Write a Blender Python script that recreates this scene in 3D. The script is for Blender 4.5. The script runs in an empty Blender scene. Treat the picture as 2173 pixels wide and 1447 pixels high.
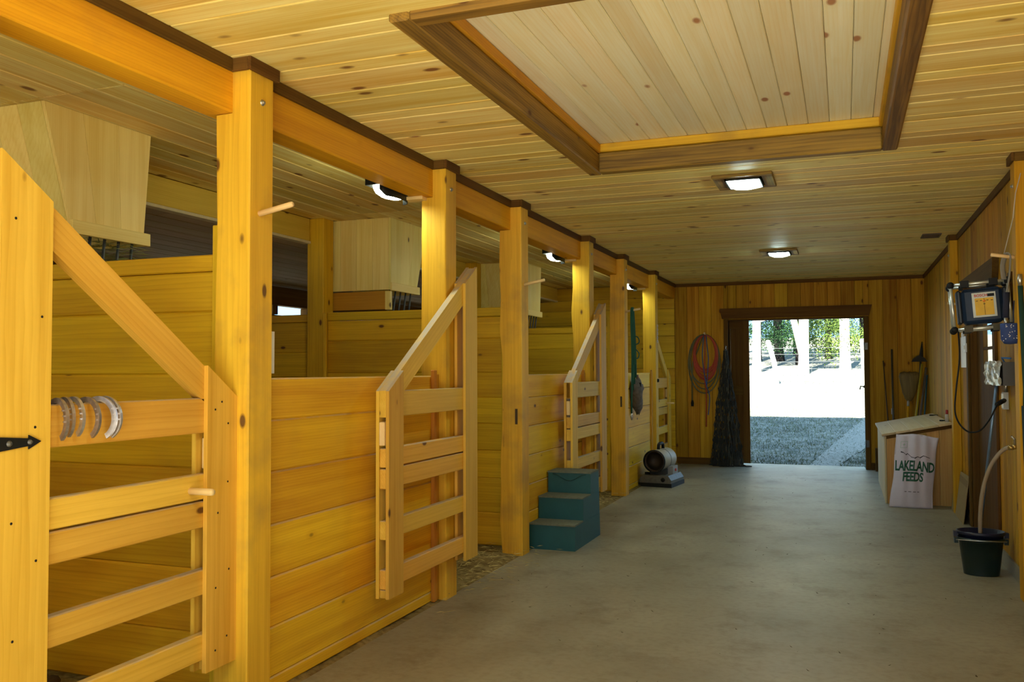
import bpy, bmesh, math, random
from mathutils import Vector, Matrix
random.seed(7)
SC = bpy.context.scene
COL = SC.collection
PI = math.pi

# ------------------------------------------------------------------ camera
cam_d = bpy.data.cameras.new('camera')
cam_d.sensor_width = 36.0
cam_d.lens = 30.87
cam_d.clip_end = 400
cam = bpy.data.objects.new('camera', cam_d)
COL.objects.link(cam)
R_ = Vector((0.93543698, 0.35347185, -0.00391127))
U_ = Vector((0.01587897, -0.03096394, 0.99939436))
F_ = Vector((-0.35313667, 0.93493256, 0.03457759))
cam.matrix_world = Matrix(((R_.x, U_.x, -F_.x, 0), (R_.y, U_.y, -F_.y, 0), (R_.z, U_.z, -F_.z, 1.42), (0, 0, 0, 1)))
SC.camera = cam

# ------------------------------------------------------------------ sky, sun, exposure
world = bpy.data.worlds.new('sky'); SC.world = world
world.use_nodes = True
wb = world.node_tree.nodes['Background']
wb.inputs['Color'].default_value = (0.38, 0.68, 1.0, 1)
wb.inputs['Strength'].default_value = 2.4
sun_d = bpy.data.lights.new('sun', 'SUN')
sun_d.energy = 49.0
sun_d.color = (1.0, 0.96, 0.78)
sun_d.angle = 0.009
sun = bpy.data.objects.new('sun', sun_d); COL.objects.link(sun)
_sd = Vector((0.07, 0.80, -0.60)).normalized()
sun.rotation_euler = _sd.to_track_quat('-Z', 'Y').to_euler()
LAMP = 80.0          # strength of the aisle lamps' lenses
STALL_LAMP = 70.0
vs = SC.view_settings
vs.view_transform = 'Standard'; vs.look = 'None'; vs.gamma = 1.0; vs.exposure = 0.0
vs.use_curve_mapping = False
SC.cycles.max_bounces = 10; SC.cycles.diffuse_bounces = 6
SC.cycles.sample_clamp_indirect = 8.0

# ------------------------------------------------------------------ materials
MATS = {}
def base_mat(name):
    m = bpy.data.materials.new(name); m.use_nodes = True
    nt = m.node_tree
    return m, nt, nt.nodes['Principled BSDF']
def N(nt, t, **kw):
    n = nt.nodes.new(t)
    for k, v in kw.items(): setattr(n, k, v)
    return n
def math_n(nt, op, a, b=None, clamp=False):
    n = N(nt, 'ShaderNodeMath', operation=op); n.use_clamp = clamp
    for i, v in enumerate((a, b)):
        if v is None: continue
        if hasattr(v, 'is_linked') or hasattr(v, 'links'): nt.links.new(v, n.inputs[i])
        else: n.inputs[i].default_value = v
    return n.outputs[0]
def mixc(nt, fac, a, b, mode='MIX'):
    n = N(nt, 'ShaderNodeMix', data_type='RGBA', blend_type=mode)
    for s, v in ((n.inputs[0], fac), (n.inputs[6], a), (n.inputs[7], b)):
        if hasattr(v, 'links'): nt.links.new(v, s)
        elif isinstance(v, (int, float)): s.default_value = v
        else: s.default_value = (*v, 1)
    return n.outputs[2]
def ramp(nt, v, p0, p1):
    n = N(nt, 'ShaderNodeMapRange'); n.clamp = True
    nt.links.new(v, n.inputs[0]); n.inputs[1].default_value = p0; n.inputs[2].default_value = p1
    return n.outputs[0]
def plain(name, col, rough=0.6, metal=0.0, spec=0.5, vary=0.12, scale=18.0):
    """plain colour with slight procedural mottling"""
    if name in MATS: return MATS[name]
    m, nt, b = base_mat(name)
    tc = N(nt, 'ShaderNodeTexCoord'); no = N(nt, 'ShaderNodeTexNoise')
    no.inputs['Scale'].default_value = scale; no.inputs['Detail'].default_value = 3
    nt.links.new(tc.outputs['Object'], no.inputs['Vector'])
    d = tuple(c * (1 - vary * 2) for c in col)
    l = tuple(min(1, c * (1 + vary)) for c in col)
    nt.links.new(mixc(nt, no.outputs[0], d, l), b.inputs['Base Color'])
    b.inputs['Roughness'].default_value = rough; b.inputs['Metallic'].default_value = metal
    b.inputs['Specular IOR Level'].default_value = spec
    MATS[name] = m
    return m
def emit(name, col, strength):
    if name in MATS: return MATS[name]
    m, nt, b = base_mat(name)
    b.inputs['Base Color'].default_value = (0.9, 0.9, 0.9, 1)
    b.inputs['Emission Color'].default_value = (*col, 1); b.inputs['Emission Strength'].default_value = strength
    MATS[name] = m
    return m
def wood(name, light, dark, axis, knots=0.5, rough=0.55, var=0.25, grain=0.5, wear=0.0, knotcol=(0.10, 0.035, 0.01), dust_sheen=0.0, spec=0.3):
    key = f'{name}_{axis}'
    if key in MATS: return MATS[key]
    m, nt, b = base_mat(key); L = nt.links
    tc = N(nt, 'ShaderNodeTexCoord'); oi = N(nt, 'ShaderNodeObjectInfo')
    off = N(nt, 'ShaderNodeVectorMath', operation='SCALE')
    cv = N(nt, 'ShaderNodeCombineXYZ')
    L.new(math_n(nt, 'MULTIPLY', oi.outputs['Random'], 37.0), cv.inputs[0])
    L.new(math_n(nt, 'MULTIPLY', oi.outputs['Random'], 91.0), cv.inputs[1])
    L.new(math_n(nt, 'MULTIPLY', oi.outputs['Random'], 53.0), cv.inputs[2])
    add = N(nt, 'ShaderNodeVectorMath', operation='ADD')
    L.new(tc.outputs['Object'], add.inputs[0]); L.new(cv.outputs[0], add.inputs[1])
    i = 'xyz'.index(axis)
    def mapped(al, ac):
        mp = N(nt, 'ShaderNodeMapping'); s = [ac, ac, ac]; s[i] = al
        mp.inputs['Scale'].default_value = s
        L.new(add.outputs[0], mp.inputs['Vector']); return mp.outputs[0]
    st = N(nt, 'ShaderNodeTexNoise'); st.inputs['Scale'].default_value = 1.0; st.inputs['Detail'].default_value = 5
    st.inputs['Roughness'].default_value = 0.62
    L.new(mapped(1.1, 26.0), st.inputs['Vector'])
    big = N(nt, 'ShaderNodeTexNoise'); big.inputs['Scale'].default_value = 1.0; big.inputs['Detail'].default_value = 2
    L.new(mapped(0.5, 7.0), big.inputs['Vector'])
    wv = N(nt, 'ShaderNodeTexWave', wave_type='RINGS', rings_direction=axis.upper(), wave_profile='SAW')
    wv.inputs['Scale'].default_value = 13.0; wv.inputs['Distortion'].default_value = 5.0
    wv.inputs['Detail'].default_value = 1.0; wv.inputs['Detail Scale'].default_value = 0.9
    L.new(mapped(0.16, 2.2), wv.inputs['Vector'])
    g = math_n(nt, 'ADD', math_n(nt, 'MULTIPLY', ramp(nt, st.outputs[0], 0.36, 0.66), 0.55),
               math_n(nt, 'MULTIPLY', ramp(nt, big.outputs[0], 0.33, 0.68), 0.5))
    g = math_n(nt, 'ADD', g, math_n(nt, 'MULTIPLY', math_n(nt, 'POWER', wv.outputs[1], 2.5), 0.34))
    g = math_n(nt, 'MULTIPLY', g, grain * 1.6, clamp=True)
    col = mixc(nt, g, light, dark)
    if knots > 0:
        vo = N(nt, 'ShaderNodeTexVoronoi'); vo.inputs['Scale'].default_value = 1.0
        L.new(mapped(2.8, 5.5), vo.inputs['Vector'])
        halo = ramp(nt, vo.outputs['Distance'], 0.30 * knots + 0.10, 0.05)
        core = ramp(nt, vo.outputs['Distance'], 0.17 * knots + 0.05, 0.10 * knots + 0.03)
        col = mixc(nt, math_n(nt, 'MULTIPLY', halo, 0.45), col, dark)
        col = mixc(nt, math_n(nt, 'MULTIPLY', core, 0.92), col, knotcol)
    if wear > 0:
        wn = N(nt, 'ShaderNodeTexNoise'); wn.inputs['Scale'].default_value = 3.0; wn.inputs['Detail'].default_value = 6
        L.new(add.outputs[0], wn.inputs['Vector'])
        col = mixc(nt, math_n(nt, 'MULTIPLY', ramp(nt, wn.outputs[0], 0.55, 0.75), wear), col, (0.16, 0.11, 0.06))
    if dust_sheen > 0:      # dusty grey with pale reflected light painted on upward faces
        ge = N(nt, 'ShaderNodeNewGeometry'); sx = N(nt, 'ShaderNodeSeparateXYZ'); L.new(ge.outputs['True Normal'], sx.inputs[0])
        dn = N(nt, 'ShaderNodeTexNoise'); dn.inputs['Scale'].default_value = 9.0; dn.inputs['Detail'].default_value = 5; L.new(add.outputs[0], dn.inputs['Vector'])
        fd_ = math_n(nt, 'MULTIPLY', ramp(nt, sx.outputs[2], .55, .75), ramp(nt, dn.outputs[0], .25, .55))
        col = mixc(nt, math_n(nt, 'MULTIPLY', fd_, dust_sheen), col, (.42, .37, .30))
    hs = N(nt, 'ShaderNodeHueSaturation')
    v = math_n(nt, 'ADD', math_n(nt, 'MULTIPLY', oi.outputs['Random'], var), 1 - var * 0.55)
    L.new(v, hs.inputs['Value']); L.new(col, hs.inputs['Color'])
    L.new(math_n(nt, 'ADD', math_n(nt, 'MULTIPLY', math_n(nt, 'FRACT', math_n(nt, 'MULTIPLY', oi.outputs['Random'], 7.3)), 0.02), 0.49), hs.inputs['Hue'])
    L.new(hs.outputs[0], b.inputs['Base Color'])
    b.inputs['Roughness'].default_value = rough
    b.inputs['Specular IOR Level'].default_value = spec
    bp = N(nt, 'ShaderNodeBump'); bp.inputs['Strength'].default_value = 0.12; bp.inputs['Distance'].default_value = 0.004
    L.new(st.outputs[0], bp.inputs['Height']); L.new(bp.outputs[0], b.inputs['Normal'])
    MATS[key] = m
    return m
W_GATE = lambda a: wood('gate_wood', (0.84, 0.54, 0.085), (0.60, 0.32, 0.028), a, knots=0.25, var=0.22, grain=0.45, dust_sheen=.85, wear=.10)
W_POST = lambda a: wood('post_wood', (0.84, 0.50, 0.04), (0.60, 0.30, 0.016), a, knots=0.3, var=0.15, grain=0.5, wear=0.42)
W_BEAM = lambda a: wood('beam_wood', (0.86, 0.47, 0.016), (0.60, 0.27, 0.007), a, knots=0.15, var=0.12, grain=0.5, wear=0.15)
W_WALL = lambda a: wood('half_wall_wood', (0.93, 0.60, 0.026), (0.64, 0.31, 0.008), a, knots=0.25, var=0.25, grain=0.5, dust_sheen=.6, wear=.10)
W_PART = lambda a: wood('partition_wood', (0.80, 0.52, 0.024), (0.52, 0.285, 0.009), a, knots=0.25, var=0.22, grain=0.5, wear=0.15)
W_CEIL = lambda a: wood('ceiling_pine', (0.96, 0.88, 0.43), (0.75, 0.51, 0.11), a, knots=0.55, var=0.24, grain=0.62, knotcol=(0.20, 0.075, 0.025))
W_HATCH = lambda a: wood('hatch_pine', (0.95, 0.95, 0.80), (0.86, 0.75, 0.46), a, knots=0.45, var=0.16, grain=0.5, knotcol=(0.42, 0.17, 0.08))
W_CHUTE = lambda a: wood('chute_pine', (0.95, 0.84, 0.33), (0.78, 0.60, 0.15), a, knots=0.2, var=0.14, grain=0.45)
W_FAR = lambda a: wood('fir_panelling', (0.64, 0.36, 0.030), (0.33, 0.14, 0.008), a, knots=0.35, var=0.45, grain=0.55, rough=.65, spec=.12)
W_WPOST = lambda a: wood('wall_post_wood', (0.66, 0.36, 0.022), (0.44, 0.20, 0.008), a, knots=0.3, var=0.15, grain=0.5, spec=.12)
W_TRIM = lambda a: wood('brown_trim', (0.17, 0.086, 0.02), (0.085, 0.040, 0.009), a, knots=0.15, var=0.2, grain=0.55, rough=.7, spec=.1)
W_FRAME = lambda a: wood('stained_frame', (0.46, 0.28, 0.05), (0.12, 0.068, 0.02), a, knots=0.2, var=0.3, grain=0.6)
W_DOWEL = lambda a: wood('dowel_wood', (0.86, 0.66, 0.34), (0.70, 0.48, 0.2), a, knots=0, var=0.1, grain=0.3)
W_BIN = lambda a: wood('bin_wood', (0.70, 0.46, 0.15), (0.50, 0.27, 0.06), a, knots=0.3, var=0.3, grain=0.5)
W_LID = lambda a: wood('bin_lid_wood', (0.72, 0.60, 0.38), (0.55, 0.42, 0.22), a, knots=0.2, var=0.15, grain=0.45)
W_REDDISH = lambda a: wood('reddish_batten', (0.66, 0.33, 0.035), (0.46, 0.19, 0.015), a, knots=0.1, var=0.2, grain=0.5)
BLACK = plain('black_metal', (0.010, 0.011, 0.012), 0.55, 0.0, 0.25)
STEEL = plain('galvanised_steel', (0.55, 0.56, 0.57), 0.35, 0.9)
BLACKP = plain('black_plastic', (0.010, 0.010, 0.012), 0.6, spec=0.2)

def concrete_mat():
    m, nt, b = base_mat('concrete'); L = nt.links
    tc = N(nt, 'ShaderNodeTexCoord')
    n1 = N(nt, 'ShaderNodeTexNoise'); n1.inputs['Scale'].default_value = 1.1; n1.inputs['Detail'].default_value = 6
    n2 = N(nt, 'ShaderNodeTexNoise'); n2.inputs['Scale'].default_value = 26; n2.inputs['Detail'].default_value = 6
    n3 = N(nt, 'ShaderNodeTexNoise'); n3.inputs['Scale'].default_value = 2.6; n3.inputs['Detail'].default_value = 8; n3.inputs['Roughness'].default_value = 0.75
    for n in (n1, n2, n3): L.new(tc.outputs['Object'], n.inputs['Vector'])
    c = mixc(nt, ramp(nt, n1.outputs[0], 0.3, 0.7), (0.225, 0.200, 0.132), (0.325, 0.298, 0.212))
    c = mixc(nt, math_n(nt, 'MULTIPLY', ramp(nt, n2.outputs[0], 0.45, 0.7), 0.35), c, (0.165, 0.135, 0.075))
    c = mixc(nt, math_n(nt, 'MULTIPLY', ramp(nt, n3.outputs[0], 0.52, 0.70), 0.65), c, (0.145, 0.11, 0.06))
    L.new(c, b.inputs['Base Color'])
    r = N(nt, 'ShaderNodeMapRange'); L.new(n3.outputs[0], r.inputs[0]); r.inputs[3].default_value = 0.36; r.inputs[4].default_value = 0.62
    L.new(r.outputs[0], b.inputs['Roughness'])
    bp = N(nt, 'ShaderNodeBump'); bp.inputs['Strength'].default_value = 0.15; bp.inputs['Distance'].default_value = 0.004
    L.new(n2.outputs[0], bp.inputs['Height']); L.new(bp.outputs[0], b.inputs['Normal'])
    return m
def ground_mat(name, cols, scale):
    m, nt, b = base_mat(name); L = nt.links
    tc = N(nt, 'ShaderNodeTexCoord')
    n1 = N(nt, 'ShaderNodeTexNoise'); n1.inputs['Scale'].default_value = scale; n1.inputs['Detail'].default_value = 8; n1.inputs['Roughness'].default_value = 0.7
    n2 = N(nt, 'ShaderNodeTexNoise'); n2.inputs['Scale'].default_value = scale * 7; n2.inputs['Detail'].default_value = 4
    L.new(tc.outputs['Object'], n1.inputs['Vector']); L.new(tc.outputs['Object'], n2.inputs['Vector'])
    c = mixc(nt, ramp(nt, n1.outputs[0], 0.35, 0.65), cols[0], cols[1])
    c = mixc(nt, ramp(nt, n2.outputs[0], 0.45, 0.7), c, cols[2])
    L.new(c, b.inputs['Base Color']); b.inputs['Roughness'].default_value = 0.95
    b.inputs['Specular IOR Level'].default_value = 0.1
    bp = N(nt, 'ShaderNodeBump'); bp.inputs['Strength'].default_value = 0.5; bp.inputs['Distance'].default_value = 0.03
    L.new(n2.outputs[0], bp.inputs['Height']); L.new(bp.outputs[0], b.inputs['Normal'])
    return m
CONCRETE = concrete_mat()
DIRT = ground_mat('stall_dirt', ((0.20, 0.14, 0.05), (0.33, 0.25, 0.10), (0.13, 0.085, 0.03)), 3.0)
GRASSY = ground_mat('yard_ground', ((0.15, 0.15, 0.14), (0.30, 0.29, 0.25), (0.06, 0.075, 0.05)), 1.6)
GRAVEL = ground_mat('pale_gravel', ((0.62, 0.55, 0.42), (0.70, 0.63, 0.50), (0.50, 0.44, 0.34)), 4.0)

# ------------------------------------------------------------------ mesh helpers
def new_mesh(name, verts, faces, smooth=False):
    me = bpy.data.meshes.new(name)
    me.from_pydata([tuple(v) for v in verts], [], faces)
    me.update()
    if smooth:
        for p in me.polygons: p.use_smooth = True
    return me
BOXC = {}
def box_mesh(sx, sy, sz, ch=0.004):
    key = (round(sx, 4), round(sy, 4), round(sz, 4), ch)
    if key in BOXC: return BOXC[key]
    ch = min(ch, sx * .4, sy * .4, sz * .4)
    bm = bmesh.new(); bmesh.ops.create_cube(bm, size=1)
    for v in bm.verts: v.co = Vector((v.co.x * sx, v.co.y * sy, v.co.z * sz))
    if ch > 0: bmesh.ops.bevel(bm, geom=bm.edges[:], offset=ch, segments=1, affect='EDGES', profile=0.5)
    me = bpy.data.meshes.new('box'); bm.to_mesh(me); bm.free()
    BOXC[key] = me
    return me
def prism_mesh(poly, axis, a, b):
    """polygon (2D list in the two other axes, in xyz order) extruded along axis from a to b"""
    n = len(poly); vs_ = []
    for t in (a, b):
        for p in poly:
            c = list(p); c.insert(axis, t); vs_.append(c)
    fs = [list(range(n))[::-1], list(range(n, 2 * n))]
    for k in range(n): fs.append([k, (k + 1) % n, n + (k + 1) % n, n + k])
    me = new_mesh('prism', vs_, fs)
    bm = bmesh.new(); bm.from_mesh(me); bmesh.ops.recalc_face_normals(bm, faces=bm.faces[:]); bm.to_mesh(me); bm.free()
    return me
def smooth(pts, k=5):
    P = [Vector(p) for p in pts]; out = []
    for i in range(len(P) - 1):
        a, b, c, d = P[max(i - 1, 0)], P[i], P[i + 1], P[min(i + 2, len(P) - 1)]
        for q in range(k):
            t = q / k
            out.append(.5 * ((2 * b) + (c - a) * t + (2 * a - 5 * b + 4 * c - d) * t * t + (3 * b - a - 3 * c + d) * t ** 3))
    return out + [P[-1]]
class MB:
    """collects shapes that make up ONE part"""
    def __init__(s): s.v = []; s.f = []; s.sm = []
    def _add(s, v, f, sm):
        o = len(s.v); s.v += [tuple(x) for x in v]; s.f += [[i + o for i in q] for q in f]; s.sm += [sm] * len(f)
    def box(s, x0, x1, y0, y1, z0, z1, M=None):
        v = [Vector((x, y, z)) for x in (x0, x1) for y in (y0, y1) for z in (z0, z1)]
        if M is not None: v = [M @ p for p in v]
        s._add(v, [[0, 1, 3, 2], [4, 6, 7, 5], [0, 4, 5, 1], [2, 3, 7, 6], [0, 2, 6, 4], [1, 5, 7, 3]], False); return s
    def tube(s, pts, r, n=8, cap=True, flat=1.0):
        pts = [Vector(p) for p in pts]; rings = []
        rr = r if isinstance(r, (list, tuple)) else [r] * len(pts)
        up = Vector((0, 0, 1)); prev = None
        for i, p in enumerate(pts):
            t = (pts[min(i + 1, len(pts) - 1)] - pts[max(i - 1, 0)]).normalized()
            if prev is None:
                a = t.cross(up)
                if a.length < 0.1: a = t.cross(Vector((0, 1, 0)))
            else: a = prev - t * prev.dot(t)
            a.normalize(); b = t.cross(a); prev = a
            rings.append([p + a * math.cos(2 * PI * k / n) * rr[i] + b * math.sin(2 * PI * k / n) * rr[i] * flat for k in range(n)])
        v = [q for ring in rings for q in ring]; f = []
        for i in range(len(pts) - 1):
            for k in range(n): f.append([i * n + k, i * n + (k + 1) % n, (i + 1) * n + (k + 1) % n, (i + 1) * n + k])
        if cap: f.append(list(range(n))[::-1]); f.append([(len(pts) - 1) * n + k for k in range(n)])
        s._add(v, f, n > 5); return s
    def lathe(s, prof, n=24, M=None, sx=1.0, sy=1.0):
        v = []; f = []
        for r, z in prof:
            for k in range(n):
                a = 2 * PI * k / n; p = Vector((r * math.cos(a) * sx, r * math.sin(a) * sy, z))
                v.append(M @ p if M is not None else p)
        for i in range(len(prof) - 1):
            for k in range(n): f.append([i * n + k, i * n + (k + 1) % n, (i + 1) * n + (k + 1) % n, (i + 1) * n + k])
        s._add(v, f, True); return s
    def ball(s, c, r, n=8, sc=(1, 1, 1)):
        prof = [(max(1e-4, math.sin(PI * i / n)), -math.cos(PI * i / n)) for i in range(n + 1)]
        M = Matrix.Translation(c) @ Matrix.Diagonal((r * sc[0], r * sc[1], r * sc[2], 1))
        return s.lathe(prof, n * 2 if n > 4 else 6, M)
    def face(s, v, sm=False): s._add(v, [list(range(len(v)))], sm); return s
    def poly(s, poly, axis, a, b):
        me = prism_mesh(poly, axis, a, b)
        s._add([v.co.copy() for v in me.vertices], [list(p.vertices) for p in me.polygons], False)
        bpy.data.meshes.remove(me); return s
    def mesh(s, name='mesh'):
        me = new_mesh(name, s.v, s.f)
        me.polygons.foreach_set('use_smooth', s.sm); return me
    def build(s, name, mat, parent=None, loc=(0, 0, 0), rot=(0, 0, 0), recalc=True):
        me = s.mesh(name)
        if recalc:
            bm = bmesh.new(); bm.from_mesh(me); bmesh.ops.recalc_face_normals(bm, faces=bm.faces[:]); bm.to_mesh(me); bm.free()
        return obj(name, me, mat, parent, loc, rot)
def obj(name, me, mat, parent=None, loc=(0, 0, 0), rot=(0, 0, 0)):
    o = bpy.data.objects.new(name, me); COL.objects.link(o)
    if mat is not None:
        if len(me.materials) == 0: me.materials.append(mat)
        elif me.materials[0] != mat:
            o.material_slots[0].link = 'OBJECT'; o.material_slots[0].material = mat
    o.parent = parent; o.location = loc; o.rotation_euler = rot
    return o
def tag(o, label=None, cat=None, group=None, kind=None):
    if label: o['label'] = label
    if cat: o['category'] = cat
    if group: o['group'] = group
    if kind: o['kind'] = kind
    return o
def thing(name, label, cat, loc=(0, 0, 0), rot=(0, 0, 0), group=None, kind=None):
    o = bpy.data.objects.new(name, None); COL.objects.link(o)
    o.location = loc; o.rotation_euler = rot; o.empty_display_size = 0.1
    return tag(o, label, cat, group, kind)
def board(name, mat, parent, x0, x1, y0, y1, z0, z1, ch=0.004, rot=(0, 0, 0)):
    """chamfered board given by its extents in the parent's frame"""
    me = box_mesh(abs(x1 - x0), abs(y1 - y0), abs(z1 - z0), ch)
    return obj(name, me, mat, parent, ((x0 + x1) / 2, (y0 + y1) / 2, (z0 + z1) / 2), rot)
def poly_board(name, mat, parent, poly, axis, a, b):
    """prism board whose origin is moved to its middle so grain differs from piece to piece"""
    me = prism_mesh(poly, axis, a, b)
    c = sum((v.co for v in me.vertices), Vector()) / len(me.vertices)
    for v in me.vertices: v.co -= c
    return obj(name, me, mat, parent, c)
def struct(o, label=None): o['kind'] = 'structure'; o['label'] = label or o.name.replace('_', ' '); return o

# ------------------------------------------------------------------ key dimensions (metres)
H = 2.756                      # ceiling
XP = -2.336                    # aisle face of the stall posts
XB = -2.425                    # aisle face of the beam
XR = 1.075                     # right wall
YF = 13.55                     # far wall
Y0 = -1.6                      # front wall (behind the camera)
XO = -4.33                     # outer side of the stalls
PY = [3.055, 5.007, 6.393, 8.35, 9.819, 11.588]   # near faces of the stall posts
PW = 0.165

# ------------------------------------------------------------------ floor
fl = MB(); fl.box(XP - 0.02, XR + 0.1, Y0 - 0.1, YF + 0.12, -0.12, 0.0)
struct(fl.build('floor', CONCRETE), 'dusty pale concrete aisle floor')
me = []
nx, ny = 60, 280
v = []; f = []
for j in range(ny + 1):
    for i in range(nx + 1):
        x = -6.3 + (XP - 0.02 + 6.3) * i / nx; y = Y0 + (YF - Y0) * j / ny
        h = 0.012 + 0.018 * math.sin(x * 5.1 + math.sin(y * 3)) * math.sin(y * 4.3 + x) + random.uniform(-.006, .006)
        if i == nx: h = -0.01
        v.append((x, y, h))
for j in range(ny):
    for i in range(nx):
        a = j * (nx + 1) + i; f.append([a, a + 1, a + nx + 2, a + nx + 1])
struct(obj('stall_floor', new_mesh('stall_floor', v, f, True), DIRT), 'dirt and shavings floor of the stalls')
# loose hay wisps spilling out of the gateways
def hay(name, label, spots, n, mat, spread, zmax, parent=None, length=0.09, wid=.0016):
    mb = MB()
    for k in range(n):
        c = random.choice(spots)
        p = Vector((c[0] + random.gauss(0, spread[0]), c[1] + random.gauss(0, spread[1]), c[2] + random.random() * zmax))
        a = random.uniform(0, 2 * PI); d = Vector((math.cos(a), math.sin(a), random.uniform(-.2, .2))) * length * random.uniform(.4, 1)
        w = Vector((-math.sin(a), math.cos(a), 0.3)) * wid
        mb.face([p - w, p + d * .5 - w + Vector((0, 0, .004)), p + d, p + w])
    return tag(mb.build(name, mat, parent, recalc=False), label, 'hay', kind='stuff')
HAY = plain('dry_hay', (0.62, 0.50, 0.18), 0.8)
hay('loose_hay', 'loose wisps of dry hay strewn in the stall gateways', [(-2.75, 5.75, .035), (-2.55, 6.1, .03), (-2.6, 9.3, .03), (-2.5, 5.5, .025), (-2.9, 2.6, .03)], 900, HAY, (.2, .35), .02)

mb = MB(); rnd = random.Random(17)
for k in range(160):
    x, y = rnd.uniform(-2.25, .95), rnd.uniform(3.2, 12.5); s_ = rnd.uniform(.004, .014); a = rnd.uniform(0, PI)
    d = Vector((math.cos(a), math.sin(a), 0)) * s_; e = Vector((-math.sin(a), math.cos(a), 0)) * s_ * rnd.uniform(.15, .5); p = Vector((x, y, .002))
    mb.face([p - d, p - e, p + d + Vector((0, 0, s_ * .4)), p + e])
tag(mb.build('floor_litter', plain('litter_brown', (.08, .055, .025), .9), recalc=False), 'scattered crumbs of dirt and straw on the concrete floor', 'litter', kind='stuff')

# ------------------------------------------------------------------ ceiling of the aisle: planks across, with a hatch
HX0, HX1, HY0, HY1 = -1.575, 0.318, 2.87, 5.655        # outer edges of the hatch frame
cl = MB()
for (a, b, c, d) in ((XB - .2, XR + .1, Y0, HY0 + .02), (XB - .2, XR + .1, HY1 - .02, YF + .1), (XB - .2, HX0 + .02, HY0 + .02, HY1 - .02), (HX1 - .02, XR + .1, HY0 + .02, HY1 - .02)):
    cl.box(a, b, c, d, H + .022, H + .16)
ceil = struct(cl.build('ceiling', plain('groove_yellow', (0.75, 0.45, 0.09), 0.7)), 'knotty pine plank ceiling over the aisle')
y = Y0; k = 0
GAP = 0.0035
while y < YF - .01:
    w = 0.12 if k % 2 else 0.235
    y1 = min(y + w, YF)
    segs = [(XB + .002, XR)] if (y1 < HY0 + .03 or y > HY1 - .03) else [(XB + .002, HX0 + .03), (HX1 - .03, XR)]
    for a, b in segs:
        # planks are butted somewhere along their length
        board('ceiling_plank', W_CEIL('x'), ceil, a, b, y + GAP / 2, y1 - GAP / 2, H, H + .02, ch=0.005)
    y = y1; k += 1
# stall ceilings: planks along the barn
sc = MB(); sc.box(XO - .05, XB - .10, Y0, YF, H + .022, H + .12)
sceil = struct(sc.build('stall_ceiling', MATS['groove_yellow']), 'pine plank ceiling over the stalls')
for s0, s1 in ((Y0, 3.14), (3.14, 6.47), (6.47, 9.9), (9.9, YF)):
    x = XO
    while x < XB - .15:
        board('ceiling_plank', W_CEIL('y'), sceil, x + .002, min(x + .172, XB - .145), s0 + .001, s1 - .001, H, H + .02, ch=0.005)
        x += .175

# ------------------------------------------------------------------ walls
def wall_planks(parent, axis, fixed, lo, hi, z0, z1, w, mat, cut=()):
    """vertical boards; cut = (a, b, ztop) ranges where boards start above ztop"""
    a = lo
    while a < hi - .01:
        b = min(a + w, hi)
        segs = [(a, b, z0)]
        for (c0, c1, zt) in cut:
            ns = []
            for (p, q, zz) in segs:
                if q <= c0 or p >= c1: ns.append((p, q, zz)); continue
                if p < c0: ns.append((p, c0, zz))
                ns.append((max(p, c0), min(q, c1), zt))
                if q > c1: ns.append((c1, q, zz))
            segs = ns
        for p, q, zz in segs:
            if q - p < .012: continue
            if axis == 'x': board('wall_plank', mat, parent, p + .0015, q - .0015, fixed, fixed + .02, zz, z1, .004)
            else: board('wall_plank', mat, parent, fixed, fixed + .02, p + .0015, q - .0015, zz, z1, .004)
        a = b
DX0, DX1, DZ = -1.63, 0.272, 2.19            # far doorway opening
wm = MB()
wm.box(XO - 2.0, DX0, YF + .022, YF + .14, -.1, 5.25); wm.box(DX1, XR + .3, YF + .022, YF + .14, -.1, 5.25); wm.box(DX0, DX1, YF + .022, YF + .14, DZ, 5.25)
BACKW = plain('dark_gap', (0.20, 0.09, 0.02), 0.9)
wf = struct(wm.build('wall_far', BACKW), 'far end wall of vertical fir boards')
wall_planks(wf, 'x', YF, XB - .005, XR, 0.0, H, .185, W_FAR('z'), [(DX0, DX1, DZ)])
# stall part of the far wall: horizontal boards
z = 0.02
for zz in (.26, .50, .74, .98, 1.22, 1.455, 1.70, 1.96, 2.15, 2.38, 2.55, 2.75):
    board('wall_plank', W_PART('x'), wf, XO - 1.9, XB - .01, YF - .005, YF + .02, z + .002, zz - .002, .004); z = zz
D2Y0, D2Y1, D2Z = 7.50, 8.95, 2.07          # doorway in the right wall
wm = MB()
wm.box(XR + .022, XR + .14, Y0, D2Y0, -.1, 5.25); wm.box(XR + .022, XR + .14, D2Y1, YF + .1, -.1, 5.25); wm.box(XR + .022, XR + .14, D2Y0, D2Y1, D2Z, 5.25)
wr = struct(wm.build('wall_right', BACKW), 'right wall of vertical fir boards')
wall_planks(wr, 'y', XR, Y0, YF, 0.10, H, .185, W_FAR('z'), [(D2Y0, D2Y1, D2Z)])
cb = MB(); cb.box(XR - .012, XR + .02, Y0, D2Y0 - .12, 0, .10); cb.box(XR - .012, XR + .02, D2Y1 + .1, YF, 0, .10)
struct(cb.build('baseboard_right', CONCRETE), 'low concrete curb under the right wall')
bb = struct(board('baseboard_far', W_TRIM('x'), None, XP - .08, DX0 - .07, YF - .02, YF, 0, .10), 'brown baseboard of the far wall')
struct(board('baseboard_far', W_TRIM('x'), None, DX1 + .07, XR - .02, YF - .02, YF, 0, .10), 'brown baseboard beside the far doorway')
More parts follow.
